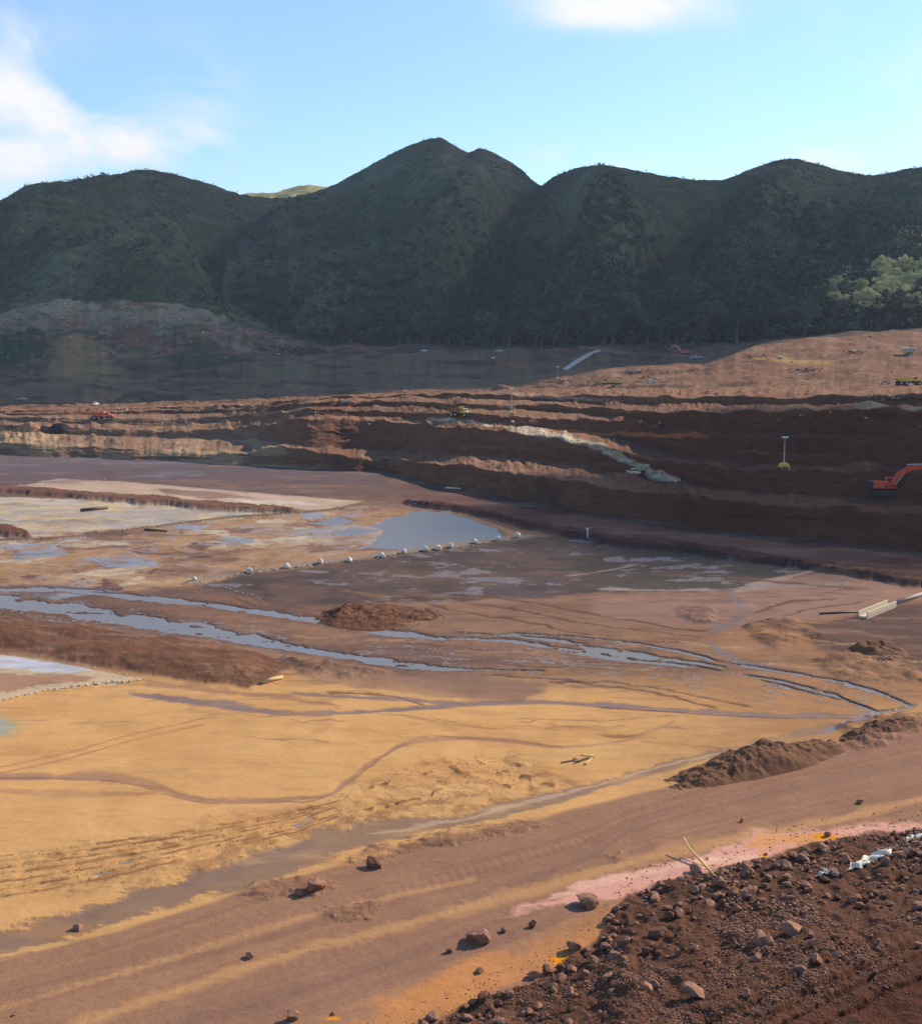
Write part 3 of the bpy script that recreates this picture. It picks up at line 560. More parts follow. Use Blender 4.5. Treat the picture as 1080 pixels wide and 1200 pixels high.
# pale gravel ramp running down through the middle benches
rampc = PL([(500, 492), (540, 494), (580, 500), (620, 506), (660, 514), (700, 524), (735, 540), (770, 556), (795, 563)])
rw = np.interp(BX, [500, 540, 620, 700, 770, 795], [2.2, 3.0, 4.6, 6, 6, 3])*(1+.8*n1_); rd = np.abs(BY+1.2*n2_-rampc(BX))
rm = (1-sstep(rw*.6, rw*1.1, rd))*(BX > 500)*(BX < 797); bmix(rm*.9, alb(200, 172, 146)); bmix(rm*sstep(.1, .3, n2_)*.6, alb(226, 208, 186))
benV[..., 2] += rm*.3*np.abs(n2_)
for (xa, ya, xb, yb, w, c) in [(640, 506, 800, 512, 2.5, (196, 120, 82)), (720, 506, 830, 512, 2, (190, 112, 74)), (860, 530, 980, 534, 1.2, (150, 100, 80)), (600, 463, 730, 470, 1.2, (196, 156, 130)), (880, 420, 975, 424, 2.0, (206, 160, 80)), (1000, 478, 1090, 479, 1.5, (150, 140, 120))]:
    yc = np.interp(BX, [xa, xb], [ya, yb]); mk = (1-sstep(w*.5, w*1.2, np.abs(BY+n2_*1.5-yc)))*sstep(xa-5, xa+8, BX)*(1-sstep(xb-8, xb+5, BX)); bmix(mk*.7, alb(*c))
# upper lit slope gets smoother tan
bmix(((BY < 470) & (BX > 690) & ~far)*sstep(-.3, .3, n3_)*.6, alb(152, 106, 82)); bmix(slope*sstep(.1, .3, fbm(BX/22, BY/4, 5, 318))*.5, alb(140, 92, 72))
bmix(slope*sstep(.2, .4, fbm(BX/9, BY/2.2, 4, 319))*.25, alb(190, 156, 126))
# far ground
FG = far*1.0
bmix(FG, alb(122, 100, 82)); bmix(FG*sstep(-.1, .3, n3_)*.7, alb(92, 74, 66)); bmix(FG*sstep(.0, .4, fbm(BX/40, BY/7, 5, 321))*.4, alb(112, 100, 80))
bmix(FG*sstep(.1, .3, fbm(BX/60, BY/4, 5, 322))*.45, alb(150, 116, 94)); bmix(FG*sstep(.15, .35, fbm(BX/40, BY/5, 5, 326))*.6, alb(66, 54, 52))
hill = FG*(1-sstep(330, 400, BX))*sstep(0, 1, (BY < 420)*1.0)
bmix(hill*sstep(400, 350, BY)*.8, alb(178, 156, 126)); bmix(hill*sstep(.1, .35, fbm(BX/40, BY/9, 5, 323, .6))*.8, alb(150, 96, 78)); bmix(hill*sstep(.12, .3, fbm(BX/26, BY/9, 5, 324, .6))*.8, alb(86, 92, 66)); bmix(hill*sstep(.15, .3, fbm(BX/10, BY/4, 4, 325, .6))*.4, alb(176, 152, 132))
def ell(cx, cy, rx, ry): return 1-sstep(.7, 1.1, np.hypot((BX-cx)/rx, (BY-cy)/ry)+.7*n1_+.5*n2_)
bmix(ell(20, 410, 50, 24)*FG, alb(60, 72, 56)); bmix(ell(235, 418, 50, 16)*FG*.8, alb(66, 78, 60)); bmix(ell(100, 418, 45, 28)*FG*.7, alb(160, 132, 92)); bmix(ell(155, 398, 40, 14)*FG*.7, alb(130, 84, 72))
bmix(ell(470, 452, 90, 7)*FG*.9, alb(120, 106, 86)); bmix(ell(330, 433, 40, 9)*FG*.8, alb(124, 112, 90)); bmix(ell(440, 402, 30, 4)*FG, alb(160, 100, 76)); bmix(ell(590, 432, 22, 6)*FG*.8, alb(150, 92, 72))
bmix(ell(330, 412, 45, 6)*FG*.9, alb(72, 52, 52))
allV = np.concatenate([flatV, benV], 0); allC = np.concatenate([C, BC], 0); allW = np.concatenate([W, BW], 0)
allPX = np.concatenate([PX, BX], 0); allPY = np.concatenate([PY, BY], 0)

def hit(px, py, sink=0.0):
    c = int(np.argmin(np.abs(Xc-px)))
    # true projected position of the surface vertices in this column neighbourhood
    v = allV[:, c]
    rx, ry, rz = v[:, 0], v[:, 1], v[:, 2]-H
    dep = ry*ct - rz*st; up = ry*st + rz*ct
    yp = CY - up/dep*F
    r = int(np.argmin(np.abs(yp-py)))
    p = v[r]; u = (px-CX)/F
    return Vector((float(u*dep[r]), float(p[1]), float(p[2]-sink)))
def pxm(px, p):    # metres per picture pixel at point p
    return (p[1]*ct - (p[2]-H)*st)/F

def grid_faces(nr, nc):
    i = np.arange(nr*nc).reshape(nr, nc)
    return np.stack([i[:-1, :-1], i[:-1, 1:], i[1:, 1:], i[1:, :-1]], -1)
GF = grid_faces(*allPX.shape)
# faces split between plainly named sheets that share their edges
fpx = allPX[:-1, :-1]; fpy = allPY[:-1, :-1]; nfl = PX.shape[0]
isroad = np.zeros(GF.shape[:2], bool); isroad[:nfl-1] = (road_m > .5)[:nfl-1, :-1] & (bankm <= .5)[:nfl-1, :-1]
isbank = np.zeros(GF.shape[:2], bool); isbank[:nfl-1] = (bankm > .5)[:nfl-1, :-1]
isben = np.zeros(GF.shape[:2], bool); isben[nfl-1:] = True
isflat = ~(isroad | isbank | isben)
gm = ground_mat("wet_mud_flats", ((.06, .06), (.5, .05), (4., .04)), ((1.2, .05), (7., .03)))
gr = ground_mat("road_dirt", ((.2, .07), (1.8, .09), (9., .12)), ((1.5, .06), (9., .04)))
gb = ground_mat("rubble_soil", ((.5, .15), (3., .2), (14., .2)), ((1.5, .35), (7., .2)))
ge = ground_mat("red_bench_soil", ((.08, .10), (.4, .14), (2., .18)), ((.25, .7), (1.2, .35)))
BC[..., 0] *= .90
allC[nfl:, :, 0] *= .90
def sheet(name, mask, mat, V=allV, Cc=allC, Ww=allW, G=GF):
    f = G[mask].reshape(-1, 4)
    used, inv = np.unique(f, return_inverse=True)
    me = mesh_np(name, V.reshape(-1, 3)[used], inv.reshape(-1, 4))
    ca = me.color_attributes.new("Col", 'FLOAT_COLOR', 'POINT')
    rgba = np.ones((len(used), 4), np.float32); rgba[:, :3] = Cc.reshape(-1, 3)[used]; ca.data.foreach_set("color", rgba.ravel())
    wa = me.attributes.new("Wet", 'FLOAT', 'POINT'); wa.data.foreach_set("value", Ww.reshape(-1)[used].astype(np.float32))
    me.materials.append(mat); o = link(name, me); o["kind"] = "structure"; return o
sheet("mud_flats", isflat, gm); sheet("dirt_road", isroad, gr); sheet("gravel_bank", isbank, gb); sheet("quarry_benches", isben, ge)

# ------------------------------------------------------------------ mountains
Sky = [(-1100, 300), (-500, 280), (-200, 250), (-60, 243), (0, 235), (30, 218), (60, 213), (100, 212), (135, 205), (165, 199), (200, 203), (250, 217), (285, 228), (330, 232), (370, 224), (400, 212), (440, 190), (480, 170), (512, 161), (530, 169), (548, 178), (565, 174), (590, 185), (610, 198), (633, 217), (650, 206), (680, 196), (715, 194), (760, 203), (800, 209), (845, 211), (880, 197), (920, 186), (950, 190), (985, 200), (1020, 205), (1060, 198), (1080, 195), (1150, 183), (1300, 200), (1700, 230), (2200, 280)]
ks = np.ones(5)/5
yR = PL([(a, b) for a, b, *_ in smooth_pts([(p[0], p[1]) for p in Sky])])(Xc)
YR = PL([(-1100, 1500), (0, 1600), (250, 1750), (400, 2150), (600, 2150), (633, 1900), (680, 1650), (1080, 1550), (2200, 1400)])(Xc)
yN, YN = lines[-1]
NM = 300
s1 = np.linspace(0, 1, NM)[:, None]
MXp = np.tile(Xc, (NM, 1)); MYp = yN*(1-s1) + yR*s1
prof = .12*s1 + .88*(s1**.85)
MYd = YN + (YR-YN)*(.25*s1+.75*s1**1.15)
mx, my, mz = on_depth(MXp, MYp, MYd)
envm = np.sin(np.pi*np.clip(s1, 0, 1)**.9)
wxx = mx + 60*fbm(mx/300, my/300, 3, 401); wyy = my + 60*fbm(mx/300, my/300, 3, 402)
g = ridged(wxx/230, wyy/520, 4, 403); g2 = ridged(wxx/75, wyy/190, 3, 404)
mdz = envm*(g*44 + g2*8)*sstep(0, .15, s1)
# explicit spurs coming down off the peaks
def spur(pts, h, wd):
    global mdz
    d = np.full(mx.shape, 1e9)
    for (a, b) in zip(pts[:-1], pts[1:]):
        dx, dy_ = b[0]-a[0], (b[1]-a[1])*1.0; t = np.clip(((MXp-a[0])*dx+(MYp-a[1])*dy_)/(dx*dx+dy_*dy_), 0, 1)
        d = np.minimum(d, np.hypot(MXp-a[0]-t*dx, MYp-a[1]-t*dy_))
    mdz += 1.5*h*np.exp(-(d/wd)**2)*envm*sstep(1, .9, s1+0*mx)
spur([(512, 165), (540, 215), (500, 255), (420, 275), (330, 290)], 32, 26)
spur([(600, 200), (560, 250), (520, 310), (500, 370)], 26, 24)
spur([(285, 228), (240, 270), (250, 320), (330, 370)], -34, 24)
spur([(633, 217), (600, 260), (575, 330)], -28, 20)
spur([(165, 200), (120, 250), (60, 280), (0, 290)], 26, 28)
spur([(700, 200), (720, 270), (690, 340)], 30, 30)
spur([(920, 190), (900, 260), (860, 330)], 30, 30)
spur([(820, 212), (800, 280), (760, 350)], -30, 26)
mdz += 1.4*fbm(mx/14, my/14, 3, 405) + .7*fbm(mx/5, my/5, 2, 406)
mz = mz + mdz*sstep(0, .03, s1)
# back side
back = []
lx, lyy, lz = mx[-1], my[-1], mz[-1]
for i, (dd, dh) in enumerate([(15, -2), (60, -25), (200, -110), (500, -260), (900, -400)]):
    k = (lyy+dd)/lyy; back.append(np.stack([lx*k, lyy+dd, np.maximum(lz+dh, -50)], -1))
MV = np.concatenate([np.stack([mx, my, mz], -1), np.array(back)], 0)
MV[0] = allV[-1]
mPX = np.concatenate([MXp, np.tile(Xc, (5, 1))], 0); mPY = np.concatenate([MYp, np.tile(yR, (5, 1))], 0)
MC = np.zeros(MV.shape); X_, Y_, Z_ = MV[..., 0], MV[..., 1], MV[..., 2]
MC[:] = (.048, .062, .030)
def mm_(m, c): MC[:] = MC*(1-m[..., None]) + np.asarray(c)*m[..., None]
q1 = fbm(X_/70, Y_/110, 5, 411); q2 = fbm(X_/16, Y_/24, 4, 412); q3 = fbm(X_/200, Y_/300, 4, 413)
mm_(sstep(-.1, .4, q1)*.6, (.085, .105, .045)); mm_(sstep(0, .4, q2)*.5, (.035, .055, .022)); mm_(sstep(.0, .4, q3)*.45, (.12, .12, .07))
up = sstep(330, 260, mPY+30*q3)
mm_(sstep(.1, .8, ridged(wxx/230, wyy/520, 4, 403) if False else np.concatenate([g, np.repeat(g[-1:], 5, 0)], 0))*.75, (.115, .125, .075))  # ridges painted lighter than gullies, standing in for relief shading
mm_(up*.35, (.10, .115, .055)); mm_(sstep(.28, .42, fbm(X_/30, Z_/12, 4, 414))*.45*up, (.17, .13, .10))
mm_(sstep(.1, .5, fbm(X_/18, Z_/60, 4, 415))*.3, (.13, .105, .08))
mm_(sstep(400, 380, mPX)*sstep(345, 395, mPY+10*q1)*.0, (.1, .1, .1))
mmat = ground_mat("mountain_scrub", ((.02, .15), (.08, .3), (.3, .35)), ((.06, 5.0), (.25, 2.0)), .1)
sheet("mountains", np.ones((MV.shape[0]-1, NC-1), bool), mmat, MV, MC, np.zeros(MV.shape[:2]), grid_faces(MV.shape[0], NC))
# pale ridge catching the sun behind the gap
bxs = np.linspace(240, 440, 120); topy = np.interp(bxs, [240, 290, 305, 325, 345, 360, 375, 400, 440], [240, 227, 225, 225.5, 219, 216.5, 218.5, 221, 235])
rowsb = []
for i in range(24):
    t = i/23; yb = topy*(t) + 262*(1-t); Yb = 2500 + 350*t
    a_, b_, c_ = on_depth(bxs, yb+0*bxs, Yb); c_ = c_ + (9*fbm(a_/40, b_/60, 4, 421)*(1-t*.6) + 2*fbm(a_/9, b_/9, 2, 422)); rowsb.append(np.stack([a_, b_, c_], -1))
a_ = rowsb[-1].copy(); a_[:, 1] += 200; a_[:, 2] -= 100; rowsb.append(a_)
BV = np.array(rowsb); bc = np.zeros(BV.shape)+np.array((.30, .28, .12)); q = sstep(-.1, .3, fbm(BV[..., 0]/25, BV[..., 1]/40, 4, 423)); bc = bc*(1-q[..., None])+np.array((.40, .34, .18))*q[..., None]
sheet("sunlit_hill", np.ones((BV.shape[0]-1, 119), bool), mmat, BV, bc, np.zeros(BV.shape[:2]), grid_faces(BV.shape[0], 120))

# ------------------------------------------------------------------ water
wm, nt, b, N, L = newmat("silty_water")
b.inputs["Base Color"].default_value = (.17, .145, .12, 1); b.inputs["Roughness"].default_value = .3; b.inputs["Specular IOR Level"].default_value = .7
tc = N.new("ShaderNodeTexCoord"); mpn = N.new("ShaderNodeMapping"); mpn.inputs["Scale"].default_value = (1, 1, 1); no = N.new("ShaderNodeTexNoise"); no.inputs["Scale"].default_value = 1.6; no.inputs["Detail"].default_value = 5
bp = N.new("ShaderNodeBump"); bp.inputs["Distance"].default_value = .06; bp.inputs["Strength"].default_value = .8
L.new(tc.outputs["Object"], mpn.inputs[0]); L.new(mpn.outputs[0], no.inputs["Vector"]); L.new(no.outputs["Fac"], bp.inputs["Height"]); L.new(bp.outputs[0], b.inputs["Normal"])
V = np.array([(-500, 60, -.1), (500, 60, -.1), (500, 420, -.1), (-500, 420, -.1)], float)
me = mesh_np("stream_water", V, np.array([[0, 1, 2, 3]]), False); me.materials.append(wm); o = link("stream_water", me); o["kind"] = "structure"

HAZE_D = .00006
# ------------------------------------------------------------------ rocks
rockm = simple("rock_red_brown", tuple(alb(152, 112, 90)), .95, .15, .35, 2.5, bump=.6)
rockp = simple("rock_pale", tuple(alb(168, 124, 98)), .95, .15, .3, 2.5, bump=.6)
rockd = simple("rock_dark", tuple(alb(118, 82, 66)), .95, .15, .3, 2.5, bump=.6)
stonew = simple("stone_white", tuple(alb(222, 206, 186)), .95, .15, .2, 2.5)
import bmesh
def ico(sub):
    bm = bmesh.new(); bmesh.ops.create_icosphere(bm, subdivisions=sub, radius=1)
    V = np.array([v.co[:] for v in bm.verts]); Fc = np.array([[v.index for v in f.verts] for f in bm.faces]); bm.free(); return V, Fc
I1, I2, I3 = ico(1), ico(2), ico(3)
def rock_shape(V, r, seed, flat=.75):
    rg = np.random.default_rng(seed); V = V.copy()
    for _ in range(15):      # facets: cut by random planes
        n = rg.normal(size=3); n /= np.linalg.norm(n); d = rg.uniform(.45, .82); s_ = V @ n
        V = V - np.outer(np.maximum(s_-d, 0)*.97, n)
    V = V*(1 + .13*(fbm(V[:, 0]*1.9+V[:, 2], V[:, 1]*1.9-V[:, 2]*.7, 3, seed))[:, None] + .05*vn(V[:, 0]*7+V[:, 2]*5, V[:, 1]*7, seed)[:, None])
    return V*np.array([rg.uniform(.85, 1.25), rg.uniform(.8, 1.1), flat*rg.uniform(.85, 1.15)])*r
rock_me = []
for i in range(9):
    V = rock_shape(I3[0], 1, 900+i); me = mesh_np("rock", V, I3[1], False); me.materials.append([rockm, rockm, rockd, rockm, rockp, rockm, rockd, rockm, rockm][i]); rock_me.append(me)
def put_rock(px, py, rpx, i, label=None, group=None, cat="rock"):
    p = hit(px, py); r = rpx*pxm(0, p)
    o = link("rock", rock_me[i % 9]); o.location = (p.x, p.y, p.z + r*.38); o.rotation_euler = (random.uniform(-.3, .3), random.uniform(-.3, .3), random.uniform(0, 6.28)); o.scale = (r, r*random.uniform(.85, 1.1), r*random.uniform(.85, 1.1))
    tag(o, label, cat, group); return o
named = [
 (370, 1040, 15, "large reddish boulder with a small stone at its left foot beside the road"),
 (351, 1049, 8, "small pale stone leaning at the left foot of the large boulder"),
 (439, 1015, 11, "low dark boulder on the road edge beside crumbled soil"),
 (92, 1089, 8, "pale stone by the yellow puddle at the left road edge"),
 (292, 1122, 6, "small pointed stone alone on the left of the brown road"),
 (559, 1103, 17, "large round boulder casting a shadow alone in the middle of the road"),
 (623, 1086, 8, "dark stone right of the large round road boulder"),
 (590, 1092, 5, "small brown stone just right of the large round road boulder"),
 (672, 1114, 13, "boulder standing in a bright orange puddle"),
 (687, 1115, 6, "stone touching the right side of the boulder in the orange puddle"),
 (562, 1139, 6, "small dark stone below the large round road boulder"),
 (526, 1116, 5, "small stone left of the large round road boulder"),
 (719, 1124, 12, "upright reddish boulder with a long shadow at the rubble edge"),
 (694, 1128, 7, "small stone between the upright boulder and the orange puddle"),
 (688, 1060, 15, "boulder at the left tip of the upper rubble heap"),
 (868, 963, 4, "tiny dark stone alone on the upper road"),
 (1007, 941, 5, "tiny dark stone farthest right on the upper road"),
 (969, 980, 6, "dark stone at the back of the orange stained puddle"),
 (962, 996, 9, "reddish stone standing over the yellow patch of the pink puddle"),
 (943, 1004, 7, "grey stone left of the yellow patch in the pink puddle"),
 (986, 993, 5, "small dark stone right of the yellow patch in the pink puddle"),
 (897, 1002, 3, "tiny stone in the middle of the pink puddle"),
 (873, 1019, 9, "dark boulder on the near edge of the pink puddle"),
 (849, 1023, 5, "small dark stone left of the boulder at the pink puddle edge"),
 (785, 1077, 10, "yellow brown boulder in a dark shadow on the upper rubble heap"),
 (877, 1053, 14, "large pale red boulder in the middle of the upper rubble"),
 (858, 1049, 11, "dark boulder touching the left of the pale red boulder"),
 (922, 1030, 7, "dark low stone right of the pink puddle on grey mud"),
 (944, 1040, 8, "pointed dark stone on the grey mud among the rubble"),
 (769, 1100, 13, "wide dark boulder half buried in the middle rubble"),
 (892, 1106, 16, "large grey boulder beside a deep dark hollow in the rubble"),
 (926, 1095, 13, "brown boulder right of the deep dark hollow"),
 (812, 1168, 17, "large reddish boulder low in the rubble near the bottom"),
 (640, 1141, 10, "brown boulder at the lower edge of the rubble by the road"),
 (657, 1150, 8, "brown stone right of the lower edge boulder"),
 (343, 1195, 13, "crumbling brown boulder cut by the bottom of the picture on the road"),
 (391, 1189, 4, "tiny dark stone in a yellow stain near the bottom"),
 (507, 1194, 10, "rounded boulder at the lowest left corner of the rubble"),
 (566, 1172, 9, "grey boulder at the lower left rim of the rubble"),
 (596, 1166, 8, "rounded stone beside the grey boulder on the rubble rim"),
 (178, 1034, 0, ""), (16, 1190, 2.5, "speck of dark stone at the left bottom of the road"),
]
for i, (x, y, r, lb) in enumerate(named):
    if r: put_rock(x, y, r, i, lb, None, "boulder" if r > 8 else "stone")
# the larger stones of the rubble bank, one by one
cnt = 0; g_ = random.Random(5)
while cnt < 262:
    x = g_.uniform(480, 1090); t = toeline(x); y = t + abs(g_.gauss(0, 75)) - 5
    if y > 1205 or y < t-5: continue
    tline = np.interp(x, [780, 900, 1080], [1260, 1165, 1075])
    if y > tline and g_.random() < .8: continue
    put_rock(x, y, g_.choice([3, 3.4, 3.8, 4.4, 5, 6, 7, 8.5]), g_.randrange(9), "reddish brown stone lying among the rubble of the near bank", "stones in the rubble bank"); cnt += 1

def scatter_mesh(name, shapes, pos, rad, mats_i, mats, label, smooth=False, seed=0):
    rg = np.random.default_rng(seed); VV = []; FF = []; MI = []; n = 0
    for k in range(len(pos)):
        V, Fc = shapes[k % len(shapes)]; a = rg.uniform(0, 6.28); c, s_ = math.cos(a), math.sin(a)
        W_ = V*rad[k]*rg.uniform(.8, 1.2, 3); W_ = np.stack([W_[:, 0]*c-W_[:, 1]*s_, W_[:, 0]*s_+W_[:, 1]*c, W_[:, 2]], -1)+pos[k]
        VV.append(W_); FF.append(Fc+n); n += len(V); MI.append(np.full(len(Fc), mats_i[k]))
    me = mesh_np(name, np.concatenate(VV), np.concatenate(FF), smooth)
    for m in mats: me.materials.append(m)
    me.polygons.foreach_set("material_index", np.concatenate(MI).astype(np.int32))
    o = link(name, me); o["kind"] = "stuff"
    if label: o["label"] = label
    return o
Vm = allV.reshape(allPX.shape+(3,))
def pick(npts, cond, seed, weight=None):
    idx = np.argwhere(cond); rg = np.random.default_rng(seed)
    w = None
    if weight is not None: w = weight[cond].astype(float); w /= w.sum()
    s_ = rg.choice(len(idx), npts, p=w); q = idx[s_]
    P = allV[q[:, 0], q[:, 1]].copy(); P[:, 0] += rg.uniform(-.05, .05, npts); P[:, 1] += rg.uniform(-.05, .05, npts)
    return P, q
full = np.zeros(allPX.shape, bool)
inb = full.copy(); inb[:nfl] = (bankm > .6)
vis = (allPX > -20) & (allPX < 1100) & (allPY < 1215)
noisep = np.zeros(allPX.shape); noisep[:nfl] = np.clip(.35+wn2+wn1, .03, 2)*(1-.75*trk)
soft_ = poly_mask([(700, 1060), (760, 1040), (850, 1045), (840, 1085), (760, 1110), (700, 1095)], 12, 6) + poly_mask([(850, 1025), (940, 1012), (1010, 1030), (960, 1062), (880, 1040)], 10, 5)
noisep[:nfl] *= (1-.85*np.clip(soft_, 0, 1))
s2 = [(rock_shape(I2[0], 1, 950+i, .8), I2[1]) for i in range(7)]; s1_ = [(rock_shape(I1[0], 1, 970+i, .8), I1[1]) for i in range(7)]
rg = np.random.default_rng(3)
P, q = pick(4200, inb & vis, 3, noisep); rad = pxm(0, P.T)*rg.choice([1.4, 1.8, 2.2, 2.8, 3.6], 4200, p=[.32, .3, .22, .12, .04]); P[:, 2] += rad*.3
scatter_mesh("rubble", s2, P, rad, rg.choice(4, 4200, p=[.45, .2, .25, .1]), [rockm, rockp, rockd, rockm], "loose brown rubble covering the near bank", seed=3)
P, q = pick(15000, inb & vis, 4, noisep); rad = pxm(0, P.T)*rg.uniform(.6, 1.3, 15000); P[:, 2] += rad*.3
scatter_mesh("gravel", s1_, P, rad, rg.choice(3, 15000, p=[.5, .25, .25]), [rockm, rockp, rockd], "fine brown gravel between the stones of the bank", seed=4)
# crumbs along the road edges, berms and churned ground
cr = full.copy(); cr[:nfl] = (ROUGH > .12) & (bankm < .3); 
nearb = full.copy(); nearb[:nfl] = (np.abs(PY-tw) < 30) & (bankm < .7)
P, q = pick(2600, cr & vis, 5); rad = pxm(0, P.T)*rg.uniform(.4, 1.3, 2600); P2, q = pick(500, nearb & vis, 6); rad2 = pxm(0, P2.T)*rg.uniform(.6, 2.0, 500)
rm_ = full.copy(); rm_[:nfl] = (road_m > .5) & (bankm < .3); P3, q = pick(260, rm_ & vis, 7); rad3 = pxm(0, P3.T)*rg.uniform(.3, 1.0, 260)
P = np.concatenate([P, P2, P3]); rad = np.concatenate([rad, rad2, rad3])
scatter_mesh("soil_crumbs", s1_, P, rad, rg.choice(3, len(P)), [rockm, rockp, rockd], "small clods of soil strewn over road edges and mud", seed=5)
# pale blocks over the sunlit benches
lit = full.copy(); lit[nfl:] = (~far) & (BY < 500) & (fbm(BX/30, BY/6, 3, 77) > .12)
P, q = pick(1500, lit & vis, 8); rad = rg.uniform(.15, .75, 1500)*(P[:, 1]/480); scatter_mesh("bench_stones", s1_, P, rad, rg.choice(4, 1500, p=[.3, .3, .32, .08]), [rockm, rockp, rockd, stonew], "broken stones scattered over the sunlit benches", seed=8)
lit = full.copy(); lit[nfl:] = (hill > .5) & (fbm(BX/25, BY/8, 3, 78) > .1)
P, q = pick(500, lit & vis, 9); rad = rg.uniform(.4, 1.5, 500); scatter_mesh("hill_stones", s1_, P, rad, rg.choice(4, 500, p=[.3, .3, .25, .15]), [rockm, rockp, rockd, stonew], "pale stones on the bare shaded hill", seed=9)
rp = full.copy(); rp[nfl:] = (rm > .3)
P, q = pick(700, rp & vis, 10); rad = rg.uniform(.08, .32, 700); scatter_mesh("ramp_gravel", s1_, P, rad, rg.choice(3, 700, p=[.5, .12, .38]), [rockp, stonew, rockd], "pale gravel edging the ramp down the middle benches", seed=10)

for hx, hy, hw, n_, lb in ((738, 436, 10, 70, "heap of pale broken rock behind the yellow dump truck"), (660, 447, 9, 50, "low heap of pale rock at the edge of the shaded ground"), (942, 434, 14, 80, "long heap of pale stones below the ochre ledge on the upper slope"), (1000, 413, 12, 70, "heap of pale stones high on the right slope"), (985, 477, 9, 60, "dark and pale rocks on the brink of the dark pit wall"), (880, 418, 9, 50, "scattered pale rocks at the top left of the sunlit slope"), (405, 472, 9, 50, "heap of brown rock around the small truck on the middle bench"), (1040, 466, 22, 150, "broad heap of dark rock at the right edge of the slope"), (160, 384, 14, 80, "outcrop of pale rock on the bare shaded hill"), (690, 450, 10, 60, "rock heap left of the yellow dump truck"), (1035, 772, 12, 70, "clods around the small dark mound at right")):
    c_ = hit(hx, hy); mpp = pxm(0, c_); rg = np.random.default_rng(int(hx)); P = []
    for k in range(n_):
        q_ = hit(hx + rg.normal()*hw*.55, hy + rg.normal()*1.3); P.append((q_.x, q_.y, q_.z + abs(rg.normal())*.9*mpp))
    rad = rg.uniform(.5, 2.1, n_)*mpp; o = scatter_mesh("rock_heap", s1_, np.array(P), rad, rg.choice(4, n_, p=[.3, .34, .26, .1]), [rockm, rockp, rockd, stonew], lb, seed=int(hx))
# ------------------------------------------------------------------ dirt mounds standing on the flats
def mound(pxs, hgt, mat, label, dpt=None, seed=0, n=200, m=80):
    """pxs: base line (x0,x1,y0,y1) in ground pixels, turned to a ridge on the ground"""
    x0, y0, x1, y1, wpx = pxs
    a = hit(x0, y0); b = hit(x1, y1); d = b-a; L_ = d.length; u = d.normalized(); v = Vector((-u.y, u.x, 0)); wd = wpx
    P = []
    for j in range(m):
        for i in range(n):
            s_ = i/(n-1); t = j/(m-1)*2-1
            e = max(0, 1-abs(2*s_-1)**2.4)**.6
            r = max(0, 1-t*t)
            P.append((a.x+u.x*L_*s_+v.x*t*wd*(.35+.65*e), a.y+u.y*L_*s_+v.y*t*wd*(.35+.65*e), s_, t, e, r))
    P = np.array(P); nz_ = fbm(P[:, 0]/3.2, P[:, 1]/3.2, 5, seed)
    prof = hgt(P[:, 2]) if callable(hgt) else hgt
    z = a.z - .25 + prof*P[:, 4]*P[:, 5]**.9*(1+.55*nz_) + .45*fbm(P[:, 0]/1.1, P[:, 1]/1.1, 4, seed+9, .65)*P[:, 5]
    me = mesh_np("dirt_mound", np.stack([P[:, 0]+.6*nz_, P[:, 1]+.4*nz_, z], -1), grid_faces(m, n).reshape(-1, 4)); me.materials.append(mat)
    o = link("dirt_mound", me); tag(o, label, "dirt pile"); return o
soilm = simple("mound_soil", tuple(alb(122, 86, 62)), .95, .1, .3, 1.2, bump=.9); soilr = simple("mound_soil_red", tuple(alb(112, 74, 54)), .95, .1, .3, .9, bump=.9)
mound((770, 924, 985, 872, 3.0), lambda s_: np.interp(s_, [0, .25, .45, .6, .75, .9, 1], [.5, .9, 1.7, 2.1, 1.8, 1.1, .3]), soilm, "long brown dirt pile along the far edge of the road", seed=31)
mound((372, 722, 520, 723, 9), lambda s_: np.interp(s_, [0, .2, .35, .6, 1], [.7, 1.3, 1.1, .6, .2]), soilr, "reddish brown dirt mound between the stream and the grey mud", seed=33)
mound((985, 868, 1085, 838, 1.6), 1.0, soilm, "low ridge of dark soil at the right end of the road edge", seed=34)
mound((22, 504, 50, 504, 5), 3.0, simple("mound_tan", tuple(alb(170, 124, 92)), .95, .1, .3, 1.2), "small flat topped heap of tan earth on the left bench", seed=35, n=40, m=24)
mound((60, 503, 82, 503, 4), 2.4, simple("mound_black", tuple(alb(70, 58, 56)), .95, .1, .3, 1.2), "small dark heap beside the tan heap on the left bench", seed=36, n=40, m=24)
mound((1003, 764, 1052, 764, 3.5), 1.2, soilm, "small dark mound in the churned ground at the right", seed=37, n=40, m=24)

